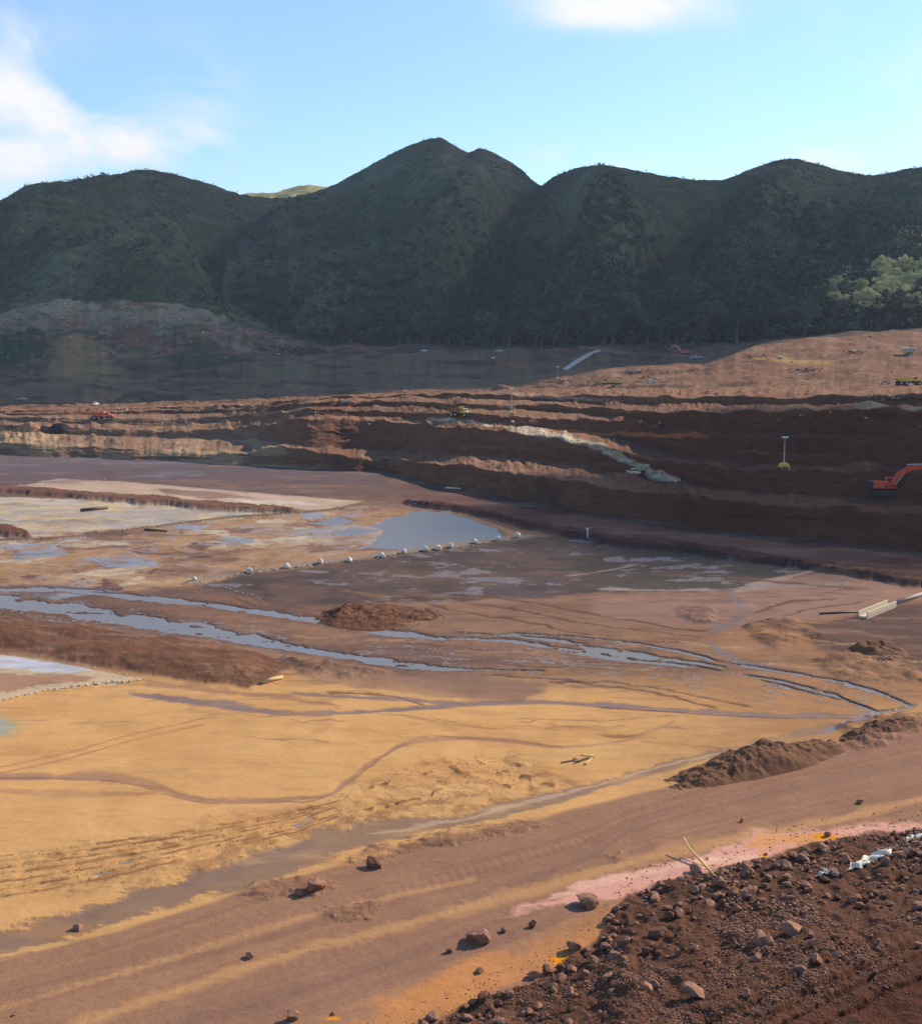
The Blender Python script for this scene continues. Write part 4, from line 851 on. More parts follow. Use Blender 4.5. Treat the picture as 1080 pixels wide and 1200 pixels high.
# ------------------------------------------------------------------ sand bags and bulk bags
bagm = simple("woven_bag_white", tuple(alb(238, 228, 210)), .85, .2, .12, 6, bump=.3); bagt = simple("sand_bag_pale", tuple(alb(226, 208, 176)), .9, .2, .2, 6, bump=.3)
sb_me = []
for i in range(4):
    V = rock_shape(I2[0], 1, 990+i, .6)*np.array([.9, .6, .75]); me = mesh_np("sandbag", V, I2[1], True); me.materials.append(bagt if i < 3 else bagm); sb_me.append(me)
def bag_row(pts, sp, size, label, group, skip=0):
    seg_ = list(zip(pts[:-1], pts[1:])); n = 0
    for (a, b) in seg_:
        L_ = math.hypot(b[0]-a[0], b[1]-a[1]); k = max(1, int(L_/sp))
        for j in range(k):
            if random.random() < skip: continue
            t = (j+random.uniform(-.3, .3))/k; x = a[0]+(b[0]-a[0])*t; y = a[1]+(b[1]-a[1])*t+random.uniform(-.5, .5)
            p = hit(x, y); r = size*pxm(0, p)*random.uniform(.75, 1.25)
            o = link("sandbag", sb_me[random.randrange(4)]); o.location = (p.x, p.y, p.z+r*.3); o.scale = (r, r, r); o.rotation_euler = (0, random.uniform(-.2, .2), random.uniform(0, 3.1))
            tag(o, label, "sandbag", group); n += 1
    return n
nb = 0
nb += bag_row([(0, 822), (50, 810), (110, 802), (168, 797)], 7, 3.2, "white sandbag in the front row of the small pale pond at left", "sandbags in front of the small pale pond")
nb += bag_row([(172, 797), (140, 789), (100, 781), (50, 773), (0, 766)], 10, 1.8, "small sandbag on the back edge of the small pale pond", "sandbags behind the small pale pond")
nb += bag_row([(228, 684), (290, 673), (375, 661), (450, 652), (528, 642), (580, 635), (625, 629)], 6.5, 1.9, "small pale sandbag low on the dike under the big white bags", "small sandbags along the dike of big bags")
nb += bag_row([(622, 628), (600, 622), (575, 613), (545, 603), (510, 592)], 8, 1.5, "small white sandbag on the right edge of the blue pool", "sandbags around the right end of the pool")
nb += bag_row([(505, 591), (440, 592), (370, 600), (270, 607), (180, 618), (90, 629)], 8.5, 1.4, "small sandbag on the low dike behind the ochre pond", "sandbags behind the ochre pond")
nb += bag_row([(232, 683), (270, 691), (300, 700), (316, 712)], 5, 1.7, "small sandbag curving down towards the stream below the dike end", "sandbags below the dike end")
nb += bag_row([(20, 568), (90, 560), (150, 565), (250, 575), (340, 581), (425, 588)], 11, 1.3, "tiny sandbag along the far edge of the cream ponds", "sandbags on the far pond edge")
nb += bag_row([(0, 715), (60, 724), (110, 733)], 12, 1.5, "small stone white bag on the top of the left brown bank", "bags on the left bank top")
bb_me = []
for i in range(3):
    mb = MB(); mb.box((0, 0, .5), (1.0, 1.0, 1.0), bevel=.22)
    o_ = mb.build("bag_body", bagm); bb_me.append(o_.data); bpy.data.objects.remove(o_)
def bulk_bag(px, py, wpx, label):
    p = hit(px, py); s_ = .85*wpx*pxm(0, p)
    t = empty("bulk_bag", p, random.uniform(0, 1.5), s_); t.rotation_euler.x = random.uniform(-.08, .08)
    rgx = random.Random(px); V = I2[0].copy(); V = np.sign(V)*np.abs(V)**.45; V = V*np.array([.44, .42, .36])*(1+.3*fbm(V[:, 0]*2+px, V[:, 1]*2+V[:, 2], 3, int(px)))[:, None]; V[:, 2] += .38
    me = mesh_np("bag_body", V, I2[1], True); me.materials.append(bagm); link("bag_body", me, t)
    mb = MB(); mb.tube([(0, 0, .74), (.05, 0, .80), (.16, .05, .86)], [.16, .07, .10], 7); mb.build("tied_neck", bagm, t, True)
    tag(t, label, "bulk bag", "big white bags along the dike"); return t
bbs = [(228, 680, 6), (292, 672, 9), (336, 666, 9), (375, 661, 8), (409, 657, 8), (447, 652, 8), (473, 648, 7), (498, 646, 8), (513, 644, 9), (528, 641, 7), (556, 637, 7), (583, 633, 7), (606, 630, 9)]
ordn = ["first", "second", "third", "fourth", "fifth", "sixth", "seventh", "eighth", "ninth", "tenth", "eleventh", "twelfth", "thirteenth"]
for i, (x, y, w) in enumerate(bbs): bulk_bag(x, y, w, "big white bulk bag on the dike, %s from the left end" % ordn[i])

# ------------------------------------------------------------------ machines
yel = simple("paint_yellow", tuple(alb(240, 196, 96)), .5, .4, .12, 1.5); ora = simple("paint_orange", tuple(alb(226, 100, 48)), .5, .4, .12, 1.5); redm = simple("paint_red_orange", tuple(alb(232, 84, 56)), .5, .4, .15, 1.5)
whm = simple("paint_white", tuple(alb(236, 230, 222)), .5, .4, .08, 1.5); drk = simple("dark_steel", (.03, .03, .033), .6, .4, .2, 3); rub = simple("tyre_rubber", (.02, .02, .022), .85, .2, .2, 4); glass = simple("window_glass", (.03, .045, .055), .1, .6, .05, 1)
mudm = simple('muddy_steel', (.09, .055, .04), .9, .2, .3, 2)
brnm = simple("muddy_bed", tuple(alb(168, 112, 66)), .85, .2, .25, 1.5); grm = simple("galvanised_steel", (.42, .42, .42), .45, .4, .1, 2); pink = simple("faded_red_paint", tuple(alb(240, 120, 120)), .6, .3, .1, 2); lampm = simple("lamp_glass", (.75, .75, .72), .2, .5, .03, 2)
bgm = simple("paint_beige", tuple(alb(220, 196, 160)), .6, .3, .1, 2)
def wheel(parent, x, y, z, r, w):
    mb = MB(); mb.tube([(x, y-w/2, z), (x, y-w*.4, z), (x, y+w*.4, z), (x, y+w/2, z)], [r*.9, r, r, r*.9], 16); t = mb.build("wheel", rub, parent, False)
    mb = MB(); mb.tube([(x, y-w/2-.03, z), (x, y+w/2+.03, z)], r*.5, 12); mb.build("rim", grm, t)
def haul_truck(p, rz, label, bedm, cabm, raised=0.0, s=1.0, group=None):
    t = empty("dump_truck", p, rz, s); tag(t, label, "dump truck", group)
    mb = MB(); mb.box((-1.2, 0, 1.25), (6.6, 1.1, .5), bevel=.06); mb.box((3.2, 0, 1.3), (3.6, 2.0, .6), bevel=.08); mb.build("chassis", drk, t)
    ry = Matrix.Rotation(-raised, 3, 'Y')
    prof = [(-4.6, 2.9), (-4.0, 1.9), (-3.2, 1.55), (1.2, 1.55), (1.6, 2.4), (1.6, 3.3), (1.45, 3.3), (1.4, 2.5), (1.0, 1.75), (-3.1, 1.75), (-3.9, 2.05), (-4.4, 2.9)]
    mb = MB(); mb.prism(prof, -1.45, 1.45)
    for sy in (-1.5, 1.5): mb.prism([(-4.6, 2.9), (-4.0, 1.9), (-3.2, 1.55), (1.2, 1.55), (1.6, 2.4), (1.6, 3.2), (-3.6, 3.05)], sy-.06, sy+.06)
    for xx in (-3, -1.7, -.4, .9):
        for sy in (-1.6, 1.6): mb.box((xx, sy, 2.35), (.16, .1, 1.4), bevel=.02)
    pv = Vector((-3.2, 0, 1.6)); mb.v = [tuple(ry @ (Vector(v)-pv) + pv) for v in mb.v]
    mb.build("dump_bed", bedm, t)
    mb = MB(); mb.prism([(2.0, 1.6), (2.0, 3.35), (3.2, 3.4), (3.6, 2.5), (3.6, 1.6)], -1.15, 1.15); c = mb.build("cab", cabm, t)
    mb = MB(); mb.prism([(3.24, 3.28), (3.56, 2.55), (3.62, 2.55), (3.30, 3.30)], -.95, .95)
    for sy in (-1.16, 1.16): mb.box((2.75, sy, 2.85), (1.0, .04, .75), bevel=.01)
    mb.build("window", glass, c)
    mb = MB(); mb.prism([(3.6, 1.3), (3.6, 2.45), (5.1, 2.2), (5.25, 1.3)], -1.05, 1.05); h = mb.build("hood", cabm, t)
    mb = MB(); mb.box((5.26, 0, 1.7), (.06, 1.3, .6), bevel=.01); mb.build("grille", drk, h)
    for sy in (-.8, .8):
        mb = MB(); mb.box((5.25, sy, 2.0), (.08, .3, .2), bevel=.02); mb.build("headlight", lampm, t)
    for xx in (4.2, -.9, -2.9):
        for sy in (-1.25, 1.25): wheel(t, xx, sy, .85, .85, .6)
    return t
def excavator(p, rz, label, body, s=1.0, boom=((1.2, 1.8), (3.0, 4.7), (4.6, 5.4), (6.6, 5.2)), stick=((6.6, 5.2), (8.4, 2.2)), bucket_at=(8.4, 2.2)):
    t = empty("excavator", p, rz, s); tag(t, label, "excavator")
    for sy in (-1.25, 1.25):
        mb = MB(); mb.prism([(-2.2, .15), (-1.9, 0), (1.9, 0), (2.2, .15), (2.4, .5), (2.1, .88), (1.8, .95), (-1.8, .95), (-2.1, .88), (-2.4, .5)], sy-.3, sy+.3); tr = mb.build("track", drk, t)
        mb = MB()
        for k in range(5): mb.tube([(-1.6+.8*k, sy-.33, .42), (-1.6+.8*k, sy+.33, .42)], .25, 10)
        mb.build("track_roller", mudm, tr)
    mb = MB(); mb.tube([(0, 0, .8), (0, 0, 1.25)], .8, 16); mb.build("turntable", drk, t)
    mb = MB(); mb.prism([(-2.3, 1.25), (1.7, 1.25), (1.7, 1.75), (.6, 1.9), (.4, 2.35), (-2.3, 2.45)], -1.35, .35); mb.box((.6, -.9, 1.6), (2.1, .9, .6), bevel=.05); mb.build("engine_housing", body, t)
    mb = MB(); mb.prism([(-3.0, 1.5), (-2.3, 1.25), (-2.3, 2.45), (-2.9, 2.4)], -1.35, 1.35); mb.build("counterweight", drk if body is redm else body, t)
    mb = MB(); mb.prism([(.2, 1.25), (1.8, 1.25), (1.9, 2.1), (1.5, 2.95), (.2, 2.95)], .45, 1.35); c = mb.build("cab", body, t)
    mb = MB(); mb.prism([(.4, 1.9), (1.7, 1.9), (1.78, 2.15), (1.42, 2.8), (.4, 2.8)], .43, 1.37); mb.build("window", glass, c)
    def arm(pts, wd, th, name):
        mb = MB(); up = []; dn = []
        for i, q in enumerate(pts):
            a = Vector(pts[max(i-1, 0)]); b = Vector(pts[min(i+1, len(pts)-1)]); d = (b-a).normalized(); n = Vector((-d.y, d.x)); h = th[i]
            up.append((q[0]+n.x*h, q[1]+n.y*h)); dn.append((q[0]-n.x*h, q[1]-n.y*h))
        mb.prism(up+dn[::-1], -.1-wd/2-.1, -.1+wd/2-.1); return mb.build(name, body, t)
    bo = arm(boom, .55, [.28, .42, .42, .2], "boom"); sk = arm(stick, .4, [.3, .16], "stick")
    mb = MB(); mb.tube([(1.6, -.2, 1.7), ((boom[1][0]+boom[2][0])/2+.1, -.2, (boom[1][1]+boom[2][1])/2-.3)], .11, 8); mb.build("cylinder_ram", grm, bo)
    mb = MB(); mb.tube([(boom[2][0]-.6, -.2, boom[2][1]+.55), (stick[0][0]+.3, -.2, stick[0][1]+.5)], .1, 8); mb.build("cylinder_ram", grm, sk)
    bx_, bz = bucket_at
    mb = MB(); mb.prism([(bx_-.2, bz+.2), (bx_+.3, bz+.1), (bx_+.1, bz-.9), (bx_-.5, bz-1.25), (bx_-1.1, bz-1.0), (bx_-1.0, bz-.85), (bx_-.5, bz-1.0), (bx_-.1, bz-.7)], -.75, .45)
    for k in range(4): mb.box((bx_-1.15, -.65+.33*k, bz-.95), (.3, .1, .1))
    mb.build("bucket", drk, t); return t
def light_tower(p, hgt, label, basem, rz=0, s=1.0):
    t = empty("light_tower", p, rz, s); tag(t, label, "light tower", "mobile light towers")
    mb = MB(); mb.box((0, 0, .75), (2.0, 1.2, .7), bevel=.08, taper=(.92, .9)); mb.box((0, 0, 1.18), (1.1, .7, .25), bevel=.05); mb.build("trailer_body", basem, t)
    mb = MB(); mb.box((0, 0, .4), (2.6, .14, .12)); mb.box((.7, 0, .4), (.14, 2.6, .12)); mb.box((-.7, 0, .4), (.14, 2.6, .12)); mb.build("outrigger_frame", yel, t)
    for sx in (-.7, .7):
        for sy in (-1.25, 1.25):
            mb = MB(); mb.tube([(sx, sy, .5), (sx, sy, .04)], .06, 6); mb.tube([(sx, sy, .05), (sx, sy, 0)], .17, 8); mb.build("jack", yel, t)
    for sy in (-.7, .7): wheel(t, 0, sy, .33, .33, .2)
    mb = MB(); mb.tube([(0, 0, 1.2), (0, 0, hgt*.55)], .12, 8); mb.tube([(0, 0, hgt*.5), (0, 0, hgt*.8)], .09, 8); mb.tube([(0, 0, hgt*.75), (0, 0, hgt)], .065, 8); m_ = mb.build("mast", grm, t)
    mb = MB(); mb.box((0, 0, hgt), (1.3, .08, .08)); 
    mb.build("lamp_bar", grm, t)
    for k in (-.5, -.17, .17, .5):
        mb = MB(); mb.box((k, -.1, hgt+.18), (.28, .14, .3), bevel=.03); mb.build("lamp", lampm, t)
    return t
def pickup(p, rz, label, body, s=1.0, group=None, cat="pickup truck"):
    t = empty("pickup_truck", p, rz, s); tag(t, label, cat, group)
    mb = MB(); mb.prism([(-2.6, .5), (2.5, .5), (2.6, .95), (1.5, 1.12), (-2.6, 1.12)], -.88, .88); mb.build("body", body, t)
    mb = MB(); mb.prism([(-.7, 1.12), (-.55, 1.72), (.65, 1.74), (1.35, 1.12)], -.8, .8); c = mb.build("cab", body, t)
    mb = MB(); mb.prism([(.74, 1.66), (1.28, 1.16), (1.33, 1.17), (.78, 1.69)], -.7, .7)
    for sy in (-.81, .81): mb.prism([(-.5, 1.2), (-.42, 1.62), (.6, 1.64), (1.05, 1.2)], sy-.012, sy+.012)
    mb.build("window", glass, c)
    mb = MB(); mb.box((-1.65, 0, 1.16), (1.8, 1.5, .1)); mb.build("load_tray", drk, t)
    for xx in (-1.6, 1.6):
        for sy in (-.82, .82): wheel(t, xx, sy, .38, .38, .26)
    for sy in (-.62, .62):
        mb = MB(); mb.box((2.57, sy, .82), (.06, .32, .16), bevel=.02); mb.build("headlight", lampm, t)
    return t
p = hit(1036, 580); excavator(p, R(-4), "large orange red excavator reaching right at the foot of the dark pit wall", redm, 1.12, boom=((.9, 1.8), (2.2, 3.6), (4.0, 4.7), (7.6, 4.9)), stick=((7.6, 4.9), (9.3, 2.0)), bucket_at=(9.3, 2.0))
p = hit(801, 416); excavator(p, R(172), "small pale red excavator in the shaded ground before the forest", pink, 1.0, boom=((1.2, 1.8), (2.8, 4.2), (4.6, 5.0), (6.6, 4.8)))
p = hit(816, 421); pickup(p, R(20), "grey vehicle beside the pale red excavator in the shade", grm, 1.3, cat="vehicle")
p = hit(120, 492); haul_truck(p, R(-8), "orange dump truck facing right on the left bench", ora, ora, .1, .85)
p = hit(538, 488); haul_truck(p, R(-42), "dump truck with brown bed and pale yellow cab at the head of the gravel ramp", brnm, yel, .2, .72)
p = hit(716, 453); haul_truck(p, R(176), "yellow dump truck facing left on the sunlit slope", yel, yel, .12, .95)
p = hit(1062, 452); haul_truck(p, R(8), "yellow dump truck among rubble at the right edge of the upper slope", yel, yel, .0, .85)
p = hit(1036, 451); pickup(p, R(185), "cream coloured vehicle left of the yellow truck at the right edge", bgm, .8, cat="vehicle")
p = hit(762, 449); pickup(p, R(15), "white pickup truck on the sunlit slope right of the yellow dump truck", whm, .95)
p = hit(742, 558); pickup(p, R(-70), "beige vehicle coming down the foot of the gravel ramp", bgm, .85, cat="vehicle")
p = hit(497, 412.5); pickup(p, R(5), "white vehicle alone on the dark ground left of centre", whm, 1.0, cat="vehicle")
p = hit(585, 412.5); pickup(p, R(10), "white vehicle in the shade before the forest at centre", whm, .9, cat="vehicle")
p = hit(578, 421); pickup(p, R(60), "small white vehicle just below the one before the forest", whm, .8, cat="vehicle")
p = hit(112, 475); pickup(p, R(80), "small white vehicle behind the orange dump truck", whm, .9, cat="vehicle")
p = hit(26, 470); pickup(p, R(0), "pale yellow vehicle on dark ground at the far left", bgm, 1.0, cat="vehicle")
p = hit(403, 473); haul_truck(p, R(150), "small orange tinted truck on the middle bench left of the gravel ramp", bgm, ora, 0, .45)
p = hit(745, 437); haul_truck(p, R(170), "cream truck standing above the yellow dump truck on the slope", bgm, bgm, 0, .5)
light_tower(hit(918, 549), 6.3, "yellow and white light tower with a tall mast on the dark pit wall", yel)
light_tower(hit(599, 487), 7.6, "yellow light tower in sunlight in the middle benches", yel, .4)
light_tower(hit(653, 445), 6.0, "pale light tower at the edge of the shaded ground by the forest", bgm, .2)
light_tower(hit(913, 420), 6.5, "white light tower on the upper right slope", whm, .2)
# long pale ramp in the shade
a = hit(662, 434); b_ = hit(701, 411.5); t = empty("ramp", a); tag(t, "long pale narrow ramp in the dark ground before the forest", "ramp")
d = b_-a; side = Vector((d.y, -d.x, 0)).normalized()
npt = 12
for off, nm, wv, zz in ((0, "deck", 1.0, .5), (1.1, "rail", .12, .9), (-1.1, "rail", .12, .9)):
    mb = MB(); pts = []
    for k in range(npt+1):
        x = 662+(701-662)*k/npt; y = 434+(411.5-434)*k/npt; q = a.lerp(b_, k/npt) - a; pts.append(q + side*off + Vector((0, 0, zz+.9*math.sin(math.pi*k/npt))))
    for k in range(npt):
        s_ = side*wv; n0 = len(mb.v)
        mb.add([pts[k]-s_, pts[k]+s_, pts[k+1]+s_, pts[k+1]-s_, pts[k]-s_-Vector((0, 0, .9)), pts[k]+s_-Vector((0, 0, .9)), pts[k+1]+s_-Vector((0, 0, .9)), pts[k+1]-s_-Vector((0, 0, .9))], [(0, 1, 2, 3), (4, 7, 6, 5), (0, 4, 5, 1), (1, 5, 6, 2), (2, 6, 7, 3), (3, 7, 4, 0)])
    mb.build(nm, simple("ramp_gravel_pale", (.33, .33, .33), .9, .1, .2, .4) if nm == "deck" else grm, t)
# site shed at the top right
p = hit(1064, 415); t = empty("site_shed", p, R(8), .65); tag(t, "low cream roofed site shed on the upper slope at the right edge", "shed")
mb = MB(); mb.box((0, 0, 1.3), (9, 3, 2.6), bevel=.05); w_ = mb.build("wall", bgm, t)
for k in (-3, -1, 1, 3):
    mb = MB(); mb.box((k, -1.52, 1.5), (.9, .05, .8)); mb.build("window", glass, w_)
mb = MB(); mb.prism([(-4.8, 2.6), (4.8, 2.6), (4.6, 3.1), (0, 3.5), (-4.6, 3.1)], -1.8, 1.8); mb.build("roof", whm, t)
# marker posts
for x, y, m_, lb in ((595, 459, redm, "thin red marker post behind the middle light tower"), (137, 477, whm, "short white marker post on the left bench behind the orange truck"), (218, 493, whm, "short white marker post on the left bench right of the orange truck"), (58, 492, whm, "short white marker post left of the orange truck"), (985, 690, bgm, "short white marker post on the long dark berm at right"), (688, 628, whm, "short pale marker post on the long dark berm at centre")):
    p = hit(x, y+2); t = empty("marker_post", p); tag(t, lb, "marker post")
    mb = MB(); mb.tube([(0, 0, -.3), (0, 0, 1.6)], .1, 8); mb.build("post", m_, t); mb = MB(); mb.box((0, 0, 1.7), (.5, .08, .4), bevel=.02); mb.build("marker_plate", m_, t)

# ------------------------------------------------------------------ timber and debris
woody = simple("dry_wood_yellow", tuple(alb(238, 204, 120)), .8, .2, .2, 5); woodp = simple("timber_pale", tuple(alb(222, 184, 128)), .85, .2, .2, 4); woodd = simple("timber_wet_dark", tuple(alb(84, 74, 68)), .6, .3, .2, 3)
def branch(ptsl, rad, name, mat, label, cat):
    a = hit(*ptsl[0][:2]); P0 = []
    for q in ptsl:
        h_ = hit(q[0], q[1]); h_.z += q[2]; P0.append(h_-a)
    t = empty(name, a); tag(t, label, cat); return t, P0
t, P0 = branch([(837, 1029, .1), (820, 1014, .35), (808, 1005, .6), (800, 996, 1.0)], 0, "dead_branch", woody, "bright yellow dry branch leaning out of the rubble over the pink puddle", "branch")
mb = MB(); mb.tube(P0, [.09, .08, .07, .04], 8); mb.build("stem", woody, t, True)
mb = MB(); mb.tube([P0[2], P0[2]+Vector((.2, .6, .1)), P0[1]+Vector((.55, .1, -.1))], [.06, .05, .03], 6); mb.build("side_twig", woody, t, True)
p = hit(684, 891); t = empty("timber_debris", p, .4); tag(t, "broken pale timber pallet lying on the orange sand", "broken pallet")
for k, (x, y, z, L_, rz, ry_) in enumerate([(0, 0, .12, 1.9, .2, .0), (.25, -.5, .1, 2.1, .75, .03), (.5, .3, .22, 1.3, -.4, .1), (-.5, .2, .15, 1.2, 1.4, 0), (.3, 0, .4, 1.5, .5, .3), (-1.3, .1, .06, 1.8, .1, 0)]):
    mb = MB(); mb.box((x, y, z), (L_, .17, .09), rot=(Matrix.Rotation(rz, 3, 'Z') @ Matrix.Rotation(ry_, 3, 'Y')), bevel=.01); mb.build("board", woodp if k != 5 else woodd, t)
def logx(a_, b2, r, mat, label, name="log", cat="log"):
    a = hit(*a_); b = hit(*b2); o = MB().tube([Vector((0, 0, r)), (b-a)*.5+Vector((0, 0, r*1.2)), (b-a)+Vector((0, 0, r))], [r, r*.95, r*.8], 10).build(name, mat, None, True); o.location = a; tag(o, label, cat)
logx((308, 801), (331, 796), .22, woodp, "short pale log on the sand below the brown bank")
logx((95, 600), (126, 597), .35, woodd, "dark log floating on the cream pond")
logx((960, 720), (1012, 718), .12, woodd, "thin dark pipe half sunk in the mud left of the concrete trough", "pipe", "pipe")
logx((170, 621), (196, 624), .2, woodd, "thin dark log at the edge of the cream pond and the ochre pond")
logx((522, 573), (540, 574), .25, stonew, "white log shaped object on the grey mud behind the blue pool", "pipe", "pipe")
a = hit(1010, 725); b = hit(1044, 711); t = empty("concrete_trough", a); tag(t, "pale yellow concrete trough lying in the mud at right", "concrete trough"); d = b-a; d.z = 0; Ld = d.length; ang = math.atan2(d.y, d.x); t.rotation_euler.z = ang
mb = MB(); mb.box((Ld/2, 0, .15), (Ld, 1.3, .3), bevel=.04); mb.build("base", bagt, t)
for sy in (-.6, .6):
    mb = MB(); mb.box((Ld/2, sy, .62), (Ld, .16, .64), bevel=.03); mb.build("side_wall", bagt, t)
a = hit(1046, 709); b = hit(1095, 693); d = b-a; mb = MB(); mb.tube([(0, 0, .2), d*.5+Vector((0, 0, .25)), d+Vector((0, 0, .2))], .3, 8); o = mb.build("pipe", simple("pipe_pale", tuple(alb(170, 150, 140)), .7, .3), None, True); o.location = a; tag(o, "long pale pipe running right from the concrete trough", "pipe")
a = hit(940, 731); b = hit(1008, 722); 
t = empty("white_tarpaulin", hit(775, 1), 0) if False else None
clm = simple("white_cloth", tuple(alb(236, 226, 206)), .8, .2, .1, 5)
for (x0, y0, x1, y1, w, lb) in ((955, 1030, 982, 1027, .35, "white plastic sheet strip on grey mud among the rubble"), (992, 1022, 1052, 994, .5, "long white torn plastic sheet along the back of the rubble"), (1062, 988, 1085, 980, .4, "short white plastic sheet at the right edge of the rubble")):
    a = hit(x0, y0); b = hit(x1, y1); n = 26; Vv = []
    d = (b-a); sd_ = Vector((-d.y, d.x, 0)).normalized()
    for i in range(n):
        s_ = i/(n-1); q = hit(x0+(x1-x0)*s_, y0+(y1-y0)*s_ - 6*math.sin(s_*math.pi)*(1 if x0 < 960 else .3))
        for j in range(6):
            t_ = j/5*2-1; wv = w*(.5+.5*abs(math.sin(i*.9+y0)))*(1-abs(2*s_-1)**4); r_ = q+sd_*t_*wv; Vv.append((r_.x, r_.y, r_.z+.1+.12*math.cos(t_*2+i)+.05*math.sin(i*2.2+j)))
    me = mesh_np("plastic_sheet", np.array(Vv), grid_faces(n, 6).reshape(-1, 4)); me.materials.append(clm); o = link("plastic_sheet", me); tag(o, lb, "plastic sheet")
    md = o.modifiers.new("thick", 'SOLIDIFY'); md.thickness = .01

# ------------------------------------------------------------------ forest
def leafmat(name, c, var=.35):
    m, nt, b, N, L = newmat(name)
    oi = N.new("ShaderNodeObjectInfo"); tc = N.new("ShaderNodeTexCoord"); no = N.new("ShaderNodeTexNoise"); no.inputs["Scale"].default_value = .55; no.inputs["Detail"].default_value = 4
    L.new(tc.outputs["Object"], no.inputs["Vector"])
    mp = N.new("ShaderNodeMapRange"); mp.inputs[1].default_value = .3; mp.inputs[2].default_value = .7; mp.inputs[3].default_value = 1-var; mp.inputs[4].default_value = 1+var; L.new(no.outputs["Fac"], mp.inputs[0])
    m2 = N.new("ShaderNodeMapRange"); m2.inputs[3].default_value = .65; m2.inputs[4].default_value = 1.35; L.new(oi.outputs["Random"], m2.inputs[0])
    mu = N.new("ShaderNodeMath"); mu.operation = 'MULTIPLY'; L.new(mp.outputs[0], mu.inputs[0]); L.new(m2.outputs[0], mu.inputs[1])
    mx_ = N.new("ShaderNodeMix"); mx_.data_type = 'RGBA'; mx_.blend_type = 'MULTIPLY'; mx_.inputs[0].default_value = 1; mx_.inputs[6].default_value = (*c, 1); L.new(mu.outputs[0], mx_.inputs[7]); L.new(mx_.outputs[2], b.inputs["Base Color"])
    b.inputs["Roughness"].default_value = .75; b.inputs["Specular IOR Level"].default_value = .2; return m
leaf = [leafmat("foliage_dark", (.044, .056, .034)), leafmat("foliage_olive", (.066, .076, .044)), leafmat("foliage_grey", (.085, .095, .062))]
leafs = leafmat("foliage_sun_painted", (.42, .42, .21)); barkm = simple("bark_pale", (.20, .18, .15), .9, .1, .3, 1.5)  # pale leaf colour raised to paint sunlight on the right-hand clump
def leaf_quads(centers, size, n, rg, normal_up=.5, spread=1.0):
    k = len(centers); ids = rg.integers(0, k, n); c = centers[ids, :3] + rg.normal(size=(n, 3))*centers[ids, 3:4]*.5*spread*np.array([1, 1, .72])
    nr = rg.normal(size=(n, 3)); nr[:, 2] += normal_up; nr /= np.linalg.norm(nr, axis=1)[:, None]
    u = np.cross(nr, rg.normal(size=(n, 3))); u /= np.linalg.norm(u, axis=1)[:, None]; v = np.cross(nr, u)
    s_ = size*rg.uniform(.5, 1.2, n)[:, None]; u *= s_; v *= s_*rg.uniform(.5, .9, (n, 1))
    V = np.stack([c-u-v*.4, c+u*.3-v, c+u+v*.3, c-u*.2+v], 1).reshape(-1, 3); Fq = np.arange(4*n).reshape(n, 4); return V, Fq
tree_v = []
for i in range(6):
    rg = np.random.default_rng(600+i); hgt = 1.0; tr = MB(); top = Vector((rg.normal()*.03, rg.normal()*.03, .72))
    tr.tube([(0, 0, -.06), (0, 0, .02), tuple(top*.5), tuple(top)], [.028, .022, .015, .007], 7)
    cs = []
    nl = 11
    for k in range(nl):
        a_ = 2.4*k+rg.uniform(-.4, .4); z0 = rg.uniform(.30, .68); ln = rg.uniform(.16, .33)*(1.15-.5*z0); e = Vector((math.cos(a_)*ln, math.sin(a_)*ln, z0+rg.uniform(.08, .2)))
        tr.tube([(top.x*z0, top.y*z0, z0), tuple((e+Vector((top.x*z0, top.y*z0, z0)))*.5+Vector((0, 0, -.02))), tuple(e)], [.011, .008, .004], 5)
        cs.append((e.x, e.y, e.z, rg.uniform(.08, .15)))
    cs.append((top.x, top.y, .80, .14)); cs.append((top.x, top.y, .90, .09)); cs = np.array(cs)
    V, Fq = leaf_quads(cs, .030, 1500, rg); trd = tr.build("trunk", barkm); tm = trd.data; bpy.data.objects.remove(trd)
    crown = {}
    for nm, mt in (("d", leaf[i % 3]), ("s", leafs)):
        me = mesh_np("crown", V, Fq, False); me.materials.append(mt); crown[nm] = me
    tree_v.append((tm, crown))
def hitm(px, py):   # point on terrain or mountain
    c = int(np.argmin(np.abs(Xc-px))); r = int(np.argmin(np.abs(mPY[:NM, c]-py))); v = MV[r, c]; return Vector((float(v[0]), float(v[1]), float(v[2])))
def tree(px, py, hm, lab, grp, kind='d'):
    p = hitm(px, py) if py < np.interp(px, Xc, yN)-.3 else hit(px, py)
    t = empty("tree", p, g_.uniform(0, 6.28), hm); t.scale = (hm*g_.uniform(.85, 1.25), hm*g_.uniform(.85, 1.25), hm)
    tm, cr_ = g_.choice(tree_v); link("trunk", tm, t); link("crown", cr_[kind], t); tag(t, lab, "tree", grp)
    return t
for k in range(235):
    x = g_.uniform(400, 1095); yb_ = np.interp(x, Xc, yN); y = yb_ - abs(g_.gauss(0, 14)) - (0 if x < 880 else 2)
    tree(x, y, g_.uniform(13, 22)*(1 if x > 560 else .75), "dark tree in the shaded forest front at the foot of the mountains", "trees of the shaded forest front")
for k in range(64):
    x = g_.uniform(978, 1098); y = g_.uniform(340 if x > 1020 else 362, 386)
    tree(x, min(y, 384), g_.uniform(14, 20), "tree with leaf colour brightened for sunlight in the clump at the right edge of the forest", "sunlit trees at the right", 's')
